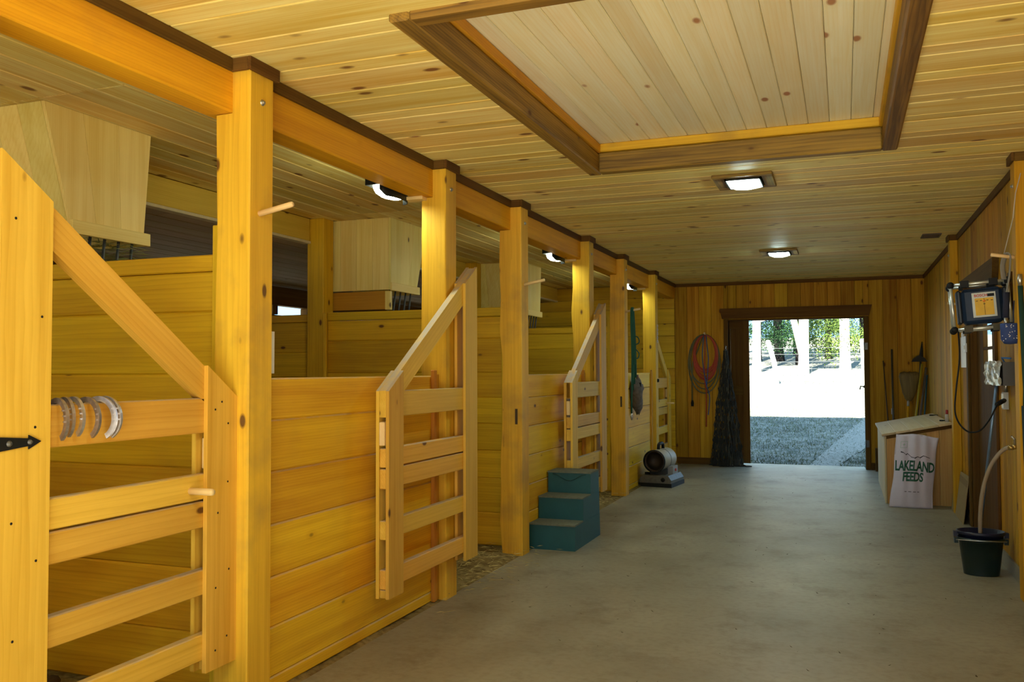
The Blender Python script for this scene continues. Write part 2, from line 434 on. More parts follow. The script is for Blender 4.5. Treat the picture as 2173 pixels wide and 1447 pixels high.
# front wall with its wide open doorway (behind the camera), loft and roof
wm = MB()
wm.box(-7.6, -2.3, Y0 - .14, Y0, -.1, 5.25); wm.box(XR - .02, XR + .3, Y0 - .14, Y0, -.1, 5.25); wm.box(-2.3, XR - .02, Y0 - .14, Y0, 2.66, 5.25)
struct(wm.build('wall_front', W_FAR('z')), 'front wall with the wide open barn doorway')
wm = MB(); wm.box(-4.5, -4.385, Y0, YF, 2.57, 5.25)
struct(wm.build('wall_loft', W_FAR('z')), 'outer wall of the hay loft')
rm = MB(); rm.box(-5.0, XR + .6, Y0 - .5, YF + .45, 5.25, 5.38)
struct(rm.build('roof', plain('roof_metal', (0.25, 0.08, 0.06), 0.5)), 'roof over the hay loft')

# trims under the ceiling
def trim_run(name, label, pts, mat_axis_boards):
    t = thing(name, label, None, kind='structure')
    for bb_ in mat_axis_boards: board('trim_board', W_TRIM(bb_[0]), t, *bb_[1:], ch=.003)
    return t
lt = []
ys = [Y0] + [yy for p in PY for yy in (p - .022, p + PW + .022)] + [YF - .016]
for i in range(0, len(ys), 2): lt.append(('y', XB, XB + .018, ys[i], ys[i + 1], H - .055, H))
for p in PY:
    lt.append(('y', XP, XP + .018, p - .022, p + PW + .022, H - .055, H))
    lt.append(('x', XB, XP, p - .022, p - .004, H - .055, H)); lt.append(('x', XB, XP, p + PW + .004, p + PW + .022, H - .055, H))
trim_run('trim_1', 'dark brown moulding along the stall beam under the ceiling', None, lt)
trim_run('trim_2', 'dark brown moulding along the top of the far wall', None, [('x', XB + .018, XR - .016, YF - .018, YF, H - .05, H)])
RP = [6.118, 9.66]                         # posts set in the right wall
rt = []; ys = [Y0] + [yy for p in RP for yy in (p - .02, p + .16)] + [YF - .018]
for i in range(0, len(ys), 2): rt.append(('y', XR - .018, XR, ys[i], ys[i + 1], H - .055, H))
for p in RP:
    rt.append(('y', .982, 1.0, p - .02, p + .16, H - .055, H)); rt.append(('x', 1.0, XR, p - .02, p - .003, H - .055, H)); rt.append(('x', 1.0, XR, p + .143, p + .16, H - .055, H))
trim_run('trim_3', 'dark brown moulding along the top of the right wall', None, rt)

# ------------------------------------------------------------------ posts and beam
def bolt(parent, loc, axis='x', r=.014):
    mb = MB(); M = Matrix.Rotation(PI / 2, 4, 'Y') if axis == 'x' else Matrix.Rotation(PI / 2, 4, 'X')
    mb.lathe([(1e-4, .012), (r * .55, .012), (r * .6, .004), (r, .003), (r, 0)], 10, M)
    return mb.build('bolt', STEEL, parent, loc)
POSTL = ['orange timber post nearest the camera, beside the gate with horseshoes',
         'timber stall post behind the open gate left of the green mounting block',
         'timber post with a wavy dark edge standing beside the green mounting block',
         'rough timber post with wavy edge behind the second open gate',
         'timber post with a peg of green lead ropes, near the torpedo heater',
         'last timber post before the far wall, lit yellow on one side']
posts = []
def wavy_post(i, y):
    """post with a notch for the beam; the back edge of some is a natural waney edge"""
    t = thing('timber_post', POSTL[i], 'post', (XP, y, 0), group='stall posts along the aisle')
    amp = (.006, .004, .016, .020, .006, .004)[i]
    zs = [0, .25, .5, .75, 1.0, 1.25, 1.5, 1.75, 2.0, 2.25, 2.525]
    rnd = random.Random(40 + i)
    back = [(-.168 + rnd.uniform(-amp, amp), zz) for zz in zs]
    poly = [(0, 0), (0, H)] + [(XB - XP - .001, H), (XB - XP - .001, 2.527)] + back[::-1]
    me = prism_mesh(poly, 1, 0, PW)
    bm = bmesh.new(); bm.from_mesh(me)
    ed = [e for e in bm.edges if abs(e.verts[0].co.x) < 1e-4 and abs(e.verts[1].co.x) < 1e-4 and abs(e.verts[0].co.z - e.verts[1].co.z) > .5]
    bmesh.ops.bevel(bm, geom=ed, offset=.006, segments=1, affect='EDGES'); bm.to_mesh(me); bm.free()
    obj('shaft', me, W_POST('z'), t)
    bolt(t, (0, PW / 2, 2.585))
    return t
for i, yy in enumerate(PY): posts.append(wavy_post(i, yy))
def dowel(t, loc, L=.15, rise=.02, yaw=0):
    d = Vector((math.cos(yaw) * L, math.sin(yaw) * L, rise))
    mb = MB(); p = Vector(loc)
    mb.tube([p - d.normalized() * .0, p + d * .96, p + d], [.0125, .0125, .010], 10)
    o = mb.build('peg', W_DOWEL('x'), t); return o
BARKS = plain('bark_edge', (.07, .035, .012), .9, vary=.35, scale=40)
for i, zz in ((2, (.35, 2.0)), (3, (.9, 2.2)), (0, (.1, 1.9))):
    rnd = random.Random(70 + i); mb = MB(); pts = []; z_ = zz[0]
    while z_ < zz[1]:
        pts.append((-.160 + rnd.uniform(-.007, .006) + (.010 if i == 2 else 0), .004, z_)); z_ += .07
    mb.tube(pts, [rnd.uniform(.003, .008 if i else .005) for _ in pts], 5, flat=.6); mb.build('bark_edge', BARKS, posts[i])
for i in (0, 2, 4): dowel(posts[i], (0, PW * .5 - .015, 2.10), .17, .03)
# latch slots in the posts that take the gate bars
for i in (2, 4):
    mb = MB(); mb.box(-.055, -.035, -.003, .0, 1.01, 1.13)
    mb.build('latch_slot', plain('slot_dark', (0.06, .035, .015), .8), posts[i])
mb = MB(); mb.box(-.075, -.02, PW, PW + .042, 1.415, 1.60)
sw = mb.build('switch_box', plain('white_plastic', (0.72, 0.74, 0.76), .4), posts[0]); sw['label'] = 'white plastic switch box'
mb = MB(); mb.lathe([(1e-4, .02), (.02, .02), (.024, 0)], 12, Matrix.Rotation(PI / 2, 4, 'Y')); mb.build('latch_knob', BLACKP, posts[5], (0, PW * .6, 1.29))
# little chain hanging on the last post
mb = MB()
for k in range(9):
    c = Vector((.012, PW * .4, 2.02 - k * .026)); n = 8; ax = k % 2
    pts = []
    for q in range(n + 1):
        a = 2 * PI * q / n; pts.append(c + (Vector((0, .008 * math.cos(a), .018 * math.sin(a))) if ax else Vector((.008 * math.cos(a), 0, .018 * math.sin(a)))))
    mb.tube(pts, .003, 5, False)
mb.build('chain', STEEL, posts[5])
beams = []
bl = ['heavy orange timber beam over the horseshoe gate, nearest the camera', 'timber beam above the first half wall, with a lamp below',
      'timber beam over the first open stall gateway', 'timber beam over the half wall behind the mounting block', 'timber beam above the second open gateway',
      'timber beam above the half wall behind the heater', 'short end of the timber beam meeting the far wall']
by = [Y0] + [p + PW / 2 for p in PY] + [YF]
for i in range(7):
    o = board('timber_beam', W_BEAM('y'), None, XB - .14, XB, by[i] + .001, by[i + 1] - .001, 2.53, H - .002, ch=.007)
    tag(o, bl[i], 'beam', 'beam pieces along the stalls')
RPL = ['orange timber post set in the right wall, nearest the camera', 'timber post set in the right wall beyond the brown door']
for i, p in enumerate(RP):
    t = thing('wall_post', RPL[i], 'post', (1.0, p, 0))
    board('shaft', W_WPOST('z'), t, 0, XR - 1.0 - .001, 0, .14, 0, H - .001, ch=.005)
    bolt(t, (0, .07, 2.56)).rotation_euler = (0, PI, 0)

# ------------------------------------------------------------------ stall half walls along the aisle
def half_wall(label, y0, y1, batten=True):
    t = thing('stall_half_wall', label, 'half wall', (-2.42, y0, 0), group='plank half walls between the stall posts')
    L = y1 - y0
    zs = [.004, .066, .286, .507, .74, .975, 1.207, 1.395]
    if y0 > 9: zs = zs
    for a, b in zip(zs[:-1], zs[1:]):
        board('plank', W_WALL('y'), t, -.018, .02, .001, L - .001, a + .0002, b - .0002, ch=.007)
    if batten:
        board('batten', W_REDDISH('z'), t, .021, .045, L - .085, L - .045, .004, 1.43, .003)
        board('batten', W_REDDISH('z'), t, .021, .038, L - .043, L - .002, .004, 1.405, .003)
    return t
half_wall('plank half wall beside the nearest post, under the first lamp', PY[0] + PW, PY[1])
half_wall('plank half wall behind the green mounting block', PY[2] + PW, PY[3])
half_wall('plank half wall behind the torpedo heater', PY[4] + PW, PY[5])
half_wall('plank half wall before the gate with horseshoes', -.3, 1.70, False)
t = thing('timber_post', 'timber post that carries the hinges of the horseshoe gate', 'post', (-2.3965, 1.70, 0), group='stall posts along the aisle')
board('shaft', W_POST('z'), t, -.168, 0, 0, PW, 0, 2.525, ch=.006)

# ------------------------------------------------------------------ stall partitions and outer side
def partition(label, y, x0=XO + .137, x1=-2.51, top=1.936):
    t = thing('stall_partition', label, 'partition', (x0, y, 0), group='plank partitions between the stalls')
    L = x1 - x0
    zs = [.03, .29, .565, .785, 1.0, 1.21, 1.412, 1.687, 1.862]
    for a, b in zip(zs[:-1], zs[1:]):
        board('plank', W_PART('x'), t, 0, L, -.019, .019, a + .0002, b - .0002, ch=.007)
    board('cap_rail', W_PART('x'), t, 0, L, -.026, .026, 1.864, top, ch=.006)
    board('batten', W_PART('z'), t, L - .05, L - .02, -.045, -.02, .05, 2.06, ch=.003)
    board('batten', W_PART('z'), t, L - .05, L - .02, .02, .045, .05, 2.0, ch=.003)
    return t
partition('plank partition behind the gate with horseshoes', 3.14)
partition('plank partition seen over the first half wall, under the second hay chute', 6.58)
partition('plank partition seen over the half wall behind the mounting block', 9.95)
MIDL = ['stall corner post hidden behind the horseshoe gate', 'stall corner post seen above the first half wall, left of a hay chute', 'stall corner post behind the open gate near the mounting block']
for i, y in enumerate((3.06, 6.50, 9.87)):
    t = thing('corner_post', MIDL[i], 'post', (-4.36, y, 0), group='corner posts at the outer side of the stalls')
    board('shaft', W_PART('z'), t, 0, .165, 0, .16, 0, 2.755, ch=.006)
    board('batten', W_PART('z'), t, .168, .195, -.012, .012, 0.02, 1.93, ch=.003)
def header(label, y0, y1):
    t = thing('stall_header', label, 'beam', (XO, y0, 0), group='header boards over the outer stall openings')
    board('header_board', wood('header_wood', (.80, .62, .10), (.58, .40, .04), 'y', knots=.4, var=.15, grain=.45), t, -.04, 0, 0.001, y1 - y0 - .001, 2.56, 2.755, ch=.004)
    board('edge_strip', plain('pale_strip', (.72, .66, .45), .6), t, -.06, .012, 0.001, y1 - y0 - .001, 2.535, 2.558, ch=.003)
    return t
header('yellow header board over the outer opening of the first stall', Y0, 3.055)
header('yellow header board behind the nearest post, above a dim lean-to', 3.225, 6.495)
header('yellow header board over the outer opening beside the mounting block', 6.665, 9.865)
header('yellow header board over the outer opening of the last stall', 10.035, YF)
# lean-to beyond the stalls
lm = MB(); lm.box(-6.35, XO - .06, Y0, YF, 0, .03)
lean = lm.mesh('lean')
ln = thing('lean_to_ceiling', 'plank ceiling of the lean to beyond the stalls', None, kind='structure')
LEANW = wood('lean_to_boards', (0.50, 0.40, 0.26), (0.33, 0.24, 0.14), 'y', knots=.3, var=.25)
x = XO - .06; sl = (2.545 - 2.44) / 1.95
while x > -6.3:
    zc = 2.545 - (XO - .06 - x + .08) * sl
    for a, b in ((Y0, 4.9), (4.9, 9.2), (9.2, YF)):
        board('ceiling_plank', LEANW, ln, x - .155, x - .003, a + .001, b - .001, zc, zc + .02, .004, rot=(0, -sl, 0))
    x -= .158
bpy.data.meshes.remove(lean)
struct(board('added_lean_to_roof', plain('roof_metal', (0.25, 0.08, 0.06), 0.5), None, -6.7, -4.41, Y0, YF, 2.60, 2.66, .004, rot=(0, -sl, 0)), 'unseen metal roof added over the lean to against sun leaks')  # unseen slab added to stop sun leaking between the ceiling planks
tag(board('lean_to_beam', W_TRIM('y'), None, -6.34, -6.22, Y0, YF, 2.21, 2.43, .006), 'dark brown outer beam of the lean to', 'beam')
ow = thing('lean_to_wall', 'low plank outer wall of the lean to', None, (-6.28, Y0, 0), kind='structure')
zs = [0, .28, .56, .84, 1.12, 1.4, 1.68, 1.94, 2.10]
for a, b in zip(zs[:-1], zs[1:]):
    for p, q in ((0, 5), (5, 10), (10, YF - Y0)): board('plank', W_TRIM('y'), ow, -.02, .02, p + .001, q - .001, a + .002, b - .002, .004)
for i, y in enumerate((.5, 3.1, 6.5, 8.6, 9.3, 9.9, 13.2)):
    tag(board('lean_to_post', W_TRIM('z'), None, -6.335, -6.235 + .0, y, y + .10, 2.101, 2.209, .004), ('short dark block under the lean to beam, ' + ('hidden behind the nearest gate', 'hidden behind the nearest partition', 'just left of the stall corner post', 'first right of the bright slit', 'second right of the bright slit', 'hidden behind the chute', 'at the far wall')[i]), 'post', 'short block posts under the lean to beam')
for i, (y, lab) in enumerate(((3.14, 'run divider planks beyond the first stall partition'), (6.58, 'run divider planks seen left of the stall corner post'), (9.95, 'run divider planks beyond the last partition'))):
    t = thing('run_divider', lab, 'partition', (-6.2, y, 0), group='run dividers under the lean to')
    zs = [.03, .30, .57, .84, 1.1, 1.378, 1.592, 1.855]
    for a, b in zip(zs[:-1], zs[1:]): board('plank', W_PART('x'), t, 0, 1.83, -.019, .019, a + .0002, b - .0002, .007)
    board('cap_rail', W_PART('x'), t, 0, 1.83, -.026, .026, 1.858, 1.925, .005)

# ------------------------------------------------------------------ loft hatch
t = thing('loft_hatch', 'stained wooden loft hatch with pale boards set in the ceiling', 'hatch', (HX0, HY0, H))
LX, LY = HX1 - HX0, HY1 - HY0
fd = .030          # how far the moulding hangs below the ceiling
fw = .085
def frame_side(x0, x1, y0, y1, ax):
    board('frame_moulding', W_FRAME(ax), t, x0, x1, y0, y1, -fd, .10, ch=.008)
frame_side(0, fw, 0, LY, 'y'); frame_side(LX - fw, LX, 0, LY, 'y')
frame_side(fw, LX - fw, 0, fw, 'x'); frame_side(fw, LX - fw, LY - fw, LY, 'x')
q = fw - .02
for a in ((q, q + .035, q, LY - q, 'y'), (LX - q - .035, LX - q, q, LY - q, 'y'), (q + .035, LX - q - .035, q, q + .035, 'x'), (q + .035, LX - q - .035, LY - q - .035, LY - q, 'x')):
    board('liner', W_POST(a[4]), t, a[0], a[1], a[2], a[3], .102, .155, ch=.003)
x = q
while x < LX - q - .02:
    x1 = min(x + .121, LX - q)
    board('hatch_plank', W_HATCH('y'), t, x + .001, x1 - .001, q, LY - q, .157, .175, ch=.004); x = x1

# ------------------------------------------------------------------ ceiling lamps in the aisle
LENS = emit('lamp_lens', (0.74, 1.0, 0.97), LAMP)
def aisle_lamp(label, x, y):
    t = thing('ceiling_lamp', label, 'ceiling lamp', (x, y, H), group='square aisle ceiling lamps')
    w, d = .20, .22
    for (a, b, c, e, ax) in ((-w, w, -d, -d + .055, 'x'), (-w, w, d - .055, d, 'x'), (-w, -w + .075, -d + .056, d - .056, 'y'), (w - .075, w, -d + .056, d - .056, 'y')):
        board('frame', W_FRAME(ax), t, a, b, c, e, -.022, 0, ch=.004)
    mb = MB(); i0, j0 = .118, .155
    for (a, b, c, e) in ((-i0, i0, -j0, -j0 + .008), (-i0, i0, j0 - .008, j0), (-i0, -i0 + .008, -j0, j0), (i0 - .008, i0, -j0, j0)): mb.box(a, b, c, e, -.034, -.001)
    mb.build('housing', BLACK, t)
    # drop lens: a faceted bowl
    v = []; f = []; n = 6
    for j in range(n + 1):
        for i in range(n + 1):
            u, w_ = i / n * 2 - 1, j / n * 2 - 1
            zz = -.030 - .035 * (1 - u * u) ** .6 * (1 - w_ * w_) ** .6
            v.append((u * .108, w_ * .145, zz))
    for j in range(n):
        for i in range(n):
            a = j * (n + 1) + i; f.append([a, a + n + 1, a + n + 2, a + 1])
    obj('lens', new_mesh('lens', v, f, True), LENS, t)
aisle_lamp('square glowing ceiling lamp in a wooden frame just beyond the loft hatch', -.63, 6.29)
aisle_lamp('square glowing ceiling lamp nearer the far doorway', -.66, 10.26)
aisle_lamp('unseen square ceiling lamp added for fill just inside the front doorway', -.63, 1.6)  # out of view; added to balance the interior light

# stall lamps: black wedge fixtures behind the beam with a curved lens
SLENS = emit('stall_lens', (0.92, 1.0, 0.74), STALL_LAMP)
def stall_lamp(label, y):
    t = thing('stall_lamp', label, 'lamp', (XB - .141, y, 0), group='black stall lamps')
    mb = MB(); mb.box(-.165, -.001, -.15, .19, 2.565, 2.66); mb.build('housing', BLACK, t)
    v = []; f = []; n = 14; top = 2.572
    for k in range(n + 1):                          # black visor round the aisle side of the lens
        a = -PI * .42 + PI * .92 * k / n
        px_, py_ = -.085 + .083 * math.cos(a), .02 + .178 * math.sin(a)
        dz = .075 * (1 if k > 2 else .5 + .25 * k)
        v += [(px_, py_, top), (px_, py_, top - dz)]
    for k in range(n): f.append([2 * k, 2 * k + 1, 2 * k + 3, 2 * k + 2])
    vis = obj('visor', new_mesh('visor', v, f, True), BLACK, t)
    so = vis.modifiers.new('solid', 'SOLIDIFY'); so.thickness = .006
    v = []; f = []; n = 20; rings = [(1.0, 0), (.97, -.018), (.86, -.036), (.62, -.050), (.3, -.056), (.02, -.058)]
    for r, dz in rings:
        for k in range(n): a = 2 * PI * k / n; v.append((-.085 + .076 * r * math.cos(a), .02 + .168 * r * math.sin(a), 2.566 + dz))
    for q_ in range(len(rings) - 1):
        for k in range(n): f.append([q_ * n + k, q_ * n + (k + 1) % n, (q_ + 1) * n + (k + 1) % n, (q_ + 1) * n + k])
    obj('lens', new_mesh('lens', v, f, True), SLENS, t)
    board('mounting_pad', W_DOWEL('y'), t, -.03, .10, .10, .20, 2.508, 2.5295, .003)
stall_lamp('black stall lamp under the beam by the first open gate', 4.84)
stall_lamp('black stall lamp under the beam above the mounting block', 8.22)
stall_lamp('black stall lamp under the beam nearest the far wall', 11.48)
stall_lamp('unseen guessed stall lamp lighting the stall behind the horseshoe gate', 1.3)  # guessed lamp out of view, kept so the near partition stays bright

# ceiling register
t = thing('ceiling_vent', 'small brown metal register in the ceiling near the right wall', 'vent', (.83, 9.6, H))
mb = MB(); mb.box(-.085, .085, -.13, -.11, -.012, -.0005); mb.box(-.085, .085, .11, .13, -.012, -.0005); mb.box(-.085, -.07, -.11, .11, -.012, -.0005); mb.box(.07, .085, -.11, .11, -.012, -.0005)
VB = plain('register_brown', (.07, .035, .016), .5); mb.build('frame', VB, t)
for k in range(6):
    board('slat', VB, t, -.069, .069, -.10 + k * .036, -.085 + k * .036, -.010, -.001, .001)

# ------------------------------------------------------------------ gates
def gate(label, loc, rotz, L=1.12, hinges=True, peg_side=-1, lw=.185):
    t = thing('stall_gate', label, 'gate', loc, (0, 0, rotz), group='wooden stall gates with a sloping top')
    sw_, T = .188, .019
    z0 = .225; zt = 2.108; zl = 1.318
    sl = (zt - zl) / L
    ztop = lambda s: zt - sl * s
    for sgn in (-1, 1):
        a, b = (sgn * .020, sgn * (.020 + T)); a, b = min(a, b), max(a, b)
        poly_board('hinge_stile', W_GATE('z'), t, [(0, z0), (sw_, z0), (sw_, ztop(sw_)), (0, zt)], 1, a, b)
        poly_board('latch_stile', W_GATE('z'), t, [(L - lw, z0), (L, z0), (L, zl), (L - lw, ztop(L - lw))], 1, a, b)
    for (a, b) in ((1.178, 1.318), (.913, 1.014), (.80, .905), (.532, .633), (.273, .376)):
        board('rail', W_GATE('x'), t, .006, L - .004, -.0195, .0195, a, b, ch=.004)
    ang = math.atan(sl); bv = .118 / math.cos(ang)
    c = Vector((L / 2, 0, ztop(L / 2) - bv / 2)); Rm = Matrix.Rotation(-ang, 3, 'Y')
    pts = [Rm @ (Vector((a, 0, b)) - c) for a, b in ((.012, ztop(.012) - .001), (L - .004, ztop(L - .004) - .001), (L - .004, ztop(L - .004) - bv), (.012, ztop(.012) - bv))]
    obj('brace', prism_mesh([(p.x, p.z) for p in pts], 1, -.0195, .0195), W_GATE('x'), t, c, (0, ang, 0))
    board('spacer', W_GATE('z'), t, L - .16, L - .006, -.019, .019, z0 + .002, .27, .003)
    board('latch_bar', W_DOWEL('x'), t, L - .155, L + .010, -.016, .016, 1.03, 1.155, .004)
    mb = MB(); yy = peg_side
    mb.tube([(L - .26, yy * .016, .955), (L - .26, yy * .125, .955), (L - .26, yy * .132, .955)], [.014, .014, .011], 10)
    mb.build('peg', W_DOWEL('y'), t)
    if hinges:
        for zz in (1.205, .42):
            mb = MB(); yy = -.0395
            mb.poly([(-.14, zz - .036), (.105, zz - .012), (.105, zz - .022), (.15, zz), (.105, zz + .022), (.105, zz + .012), (-.14, zz + .036)], 1, yy - .005, yy)
            h = mb.build('strap_hinge', BLACK, t)
            for s_, rr in ((.108, .009), (.035, .010), (-.05, .011), (-.11, .011)):
                m2 = MB(); m2.lathe([(1e-4, .008), (rr * .6, .007), (rr, 0)], 10, Matrix.Translation((s_, yy - .005, zz)) @ Matrix.Rotation(PI / 2, 4, 'X'))
                m2.build('rivet', plain('rivet_grey', (.12, .12, .12), .4, .6), h)
    # nail heads
    mb = MB()
    for s_, zz in [(.05, 1.9), (.13, 1.25), (.05, .96), (.14, .83), (.06, .60), (.14, .35), (L - .1, 1.3), (L - .06, 1.21), (L - .14, 1.27), (L - .06, .97), (L - .12, .85), (L - .05, .61), (L - .13, .55), (L - .06, .34), (L - .13, .30), (.03, .40), (.15, 1.6)]:
        mb.lathe([(1e-4, .0015), (.0045, .001), (.0045, -.002)], 6, Matrix.Translation((s_, -.0392, zz)) @ Matrix.Rotation(PI / 2, 4, 'X'))
    mb.build('nail_heads', BLACK, t)['kind'] = 'stuff'
    return t
g1 = gate('closed wooden stall gate with horseshoes on its top rail', (-2.430, 1.937, 0), PI / 2)
g2 = gate('open wooden stall gate folded back before the first half wall', (-2.290, 5.312, 0), -PI / 2, L=1.195, hinges=False, peg_side=-1, lw=.165)
g3 = gate('open wooden stall gate behind the green mounting block', (-2.290, 8.66, 0), -PI / 2, L=1.195, hinges=False, peg_side=-1, lw=.165)
g4 = gate('closed wooden stall gate at the far end beside the far wall', (-2.43, 11.7545, 0), PI / 2, L=1.2, hinges=False)
for i in (1,):
    pass

# ------------------------------------------------------------------ horseshoes on the gate rail
SHOE = plain('worn_iron', (0.66, 0.66, 0.72), .30, .8, vary=.25, scale=60)
SHOE_D = plain('rusty_iron', (0.46, 0.42, 0.42), .38, .8, vary=.3, scale=60)
def horseshoe(label, y, yaw, mat, s=1.0, tilt=0.0):
    t = thing('horseshoe', label, 'horseshoe', (-2.41, y, 1.318), (0, tilt, yaw), group='horseshoes on the gate rail')
    # U in local XZ, toe on the rail, heels down; width in the plane .02, thick .009
    n = 36; pts = []
    for k in range(n + 1):
        a = math.radians(-62 + 304 * k / n)
        pts.append((math.cos(a) * .062 * s, math.sin(a) * .074 * s))
    top = max(p[1] for p in pts); inw = .017 * s
    inner = []
    for k, (px, pz) in enumerate(pts):
        l = math.hypot(px, pz); inner.append((px * (1 - inw / l), pz * (1 - inw / l)))
    zoff = -min(p[1] for p in inner if abs(p[0]) < .02 and p[1] > 0) + .002
    v = []; f = []
    th = .0055
    for (o_, i_) in zip(pts, inner):
        for (p, yy) in ((o_, -th), (o_, th), (i_, th), (i_, -th)): v.append((p[0], yy, p[1] + zoff))
    for k in range(n):
        for j in range(4): f.append([k * 4 + j, k * 4 + (j + 1) % 4, (k + 1) * 4 + (j + 1) % 4, (k + 1) * 4 + j])
    f.append([0, 3, 2, 1]); f.append([n * 4, n * 4 + 1, n * 4 + 2, n * 4 + 3])
    mb = MB(); mb._add([Vector(q_) for q_ in v], f, False); sh = mb.build('shoe', mat, t)
    mb = MB()
    for k in (7, 9, 11, 25, 27, 29):
        px = (pts[k][0] + inner[k][0]) / 2; pz = (pts[k][1] + inner[k][1]) / 2 + zoff
        mb.box(px - .002, px + .002, -th - .007, -th, pz - .0025, pz + .0025)
    nb = mb.build('nail_stubs', mat, t); nb['kind'] = 'stuff'
    return t
for i, (y, yaw, mat, s, lab) in enumerate(((2.168, -.20, SHOE_D, 1.0, 'rusty horseshoe hung closest to the tall hinge stile'),
        (2.198, -.26, SHOE_D, .95, 'thin dark horseshoe second from the tall hinge stile'),
        (2.232, -.16, SHOE, .95, 'horseshoe third from the tall hinge stile, with nails'),
        (2.285, .02, SHOE_D, 1.0, 'brownish horseshoe fourth along the gate rail'),
        (2.338, .34, SHOE, 1.05, 'broad worn horseshoe turned to show its face, fifth on the rail'),
        (2.365, .22, SHOE, 1.05, 'bright polished horseshoe at the end of the row'))):
    horseshoe(lab, y, yaw, mat, s)

# ------------------------------------------------------------------ hay chutes
DARKIN = plain('chute_dark', (.05, .035, .015), .9)
def chute(label, yt0, yt1, yb0, yb1, zb, bottom_box=False, straw=False):
    t = thing('hay_chute', label, 'hay chute', (-4.30, yt0, 0), group='hay chutes hanging in the stall corners')
    o = yt0; XF = .66                                    # aisle side face
    lerp = lambda a, b, k_: a + (b - a) * k_
    for k_ in range(3):
        a0, a1 = lerp(yt0, yt1, k_ / 3) - o, lerp(yt0, yt1, (k_ + 1) / 3) - o
        b0, b1 = lerp(yb0, yb1, k_ / 3) - o, lerp(yb0, yb1, (k_ + 1) / 3) - o
        poly_board('side_board', W_CHUTE('z'), t, [(a0 + .001, H - .002), (a1 - .001, H - .002), (b1 - .001, zb), (b0 + .001, zb)], 0, XF - .02, XF)
    for k_ in range(4):                                  # near face
        me = MB(); x0, x1 = (XF - .021) * k_ / 4 + .001, (XF - .021) * (k_ + 1) / 4 - .001
        dy = yb0 - yt0
        v = [(x0, 0, H - .002), (x1, 0, H - .002), (x1, dy, zb), (x0, dy, zb)]
        v += [(a, b + .02, c) for a, b, c in v]
        me._add([Vector(q_) for q_ in v], [[0, 1, 2, 3], [7, 6, 5, 4], [0, 4, 5, 1], [1, 5, 6, 2], [2, 6, 7, 3], [3, 7, 4, 0]], False)
        me.build('near_board', W_CHUTE('z'), t)
    me = MB(); a, b = yt1 - o, yb1 - o
    v = [(.0, a - .022, H - .002), (XF - .022, a - .022, H - .002), (XF - .022, b - .022, zb), (.0, b - .022, zb)]
    v += [(p, q_ + .02, r) for p, q_, r in v]
    me._add([Vector(q_) for q_ in v], [[0, 1, 2, 3], [7, 6, 5, 4], [0, 4, 5, 1], [1, 5, 6, 2], [2, 6, 7, 3], [3, 7, 4, 0]], False)
    me.build('back_board', W_CHUTE('z'), t)
    board('rim', W_CHUTE('y'), t, XF, XF + .02, yb0 - o - .02, yb1 - o + .035, zb - .01, zb + .06, .003)
    board('rim', W_CHUTE('x'), t, .0, XF - .001, yb1 - o - .001, yb1 - o + .02, zb - .01, zb + .05, .003)
    mb = MB()
    for k_ in range(5):
        yy = lerp(yb0, yb1, (k_ + .5) / 5) - o
        mb.tube([(XF - .03, yy, zb + .03), (XF - .06, yy, 1.9), (XF - .22, yy, 1.75)], .008, 6)
    mb.build('rack_bars', plain('rack_steel', (.10, .12, .14), .5, .6), t)
    if bottom_box:
        board('apron_board', W_REDDISH('x'), t, .04, XF - .05, -.002, .018, 1.96, zb - .012, .003)
        board('corner_leg', W_CHUTE('z'), t, XF - .05, XF - .003, -.01, .035, 1.955, zb - .012, .003)
    return t
chute('tapered hay chute behind the horseshoe gate, hay poking out below', 3.17, 3.88, 3.35, 3.83, 2.135)
chute('tapered hay chute seen between the two nearest posts', 6.685, 7.37, 6.69, 7.17, 2.13, True)
chute('tapered hay chute behind the post beside the mounting block', 10.03, 10.71, 10.18, 10.66, 2.12)
hay('hay_wisps', 'green hay wisps poking out under the nearest chute', [(-3.78, 3.6, 2.0), (-3.74, 3.72, 2.02), (-3.85, 3.5, 1.98)], 260, plain('green_hay', (.30, .33, .12), .8), (.05, .08), .12, length=.16, wid=.003)

# dark pile in the first stall
mb = MB()
rnd = random.Random(3)
for k_ in range(60):
    a = rnd.uniform(0, 2 * PI); r = rnd.random() ** .6
    mb.ball((-3.42 + math.cos(a) * r * .22, 2.86 + math.sin(a) * r * .16, .03 + (1 - r) * .09 * rnd.uniform(.4, 1.2)), rnd.uniform(.02, .045), 4, (1, 1, .8))
tag(mb.build('bedding_heap', plain('dark_bedding', (.055, .035, .018), .95)), 'dark heap of old bedding on the stall floor behind the horseshoe gate', 'bedding', kind='stuff')

# ------------------------------------------------------------------ mounting block
TEAL = plain('teal_plastic', (0.006, 0.085, 0.100), .5, vary=.1)
TREAD = plain('dusty_tread', (0.16, 0.17, 0.12), .85, vary=.25, scale=40)
t = thing('mounting_block', 'teal plastic three step mounting block with dusty treads', 'mounting block', (-2.395, 6.70, 0))
bw = .392
steps = [(0, .24, .19), (.24, .48, .375), (.48, .74, .555)]
for k, (a, b, h) in enumerate(steps):
    # each step: riser shell with slightly flared foot
    poly = [(a - .012 if k == 0 else a + .004, 0.0 if k == 0 else steps[k - 1][2] - .01), (.752 if True else b, 0.0 if k == 0 else steps[k - 1][2] - .01), (.742, h), (a + .006, h)]
    poly_board('step', TEAL, t, poly, 0, 0 + .004 * k, bw - .004 * k)
    tr = MB(); tr.box(.004, bw - .004, a - .004, (b + .004) if k < 2 else .742, h, h + .012)
    tr.build('tread', TREAD, t)
mb = MB(); pts = []
for i in range(13):
    u = i / 12
    pts.append((.05 + u * .29, .4815, .545 - .055 * math.sin(PI * u) ** 2 * (1 if .2 < u < .8 else 1)))
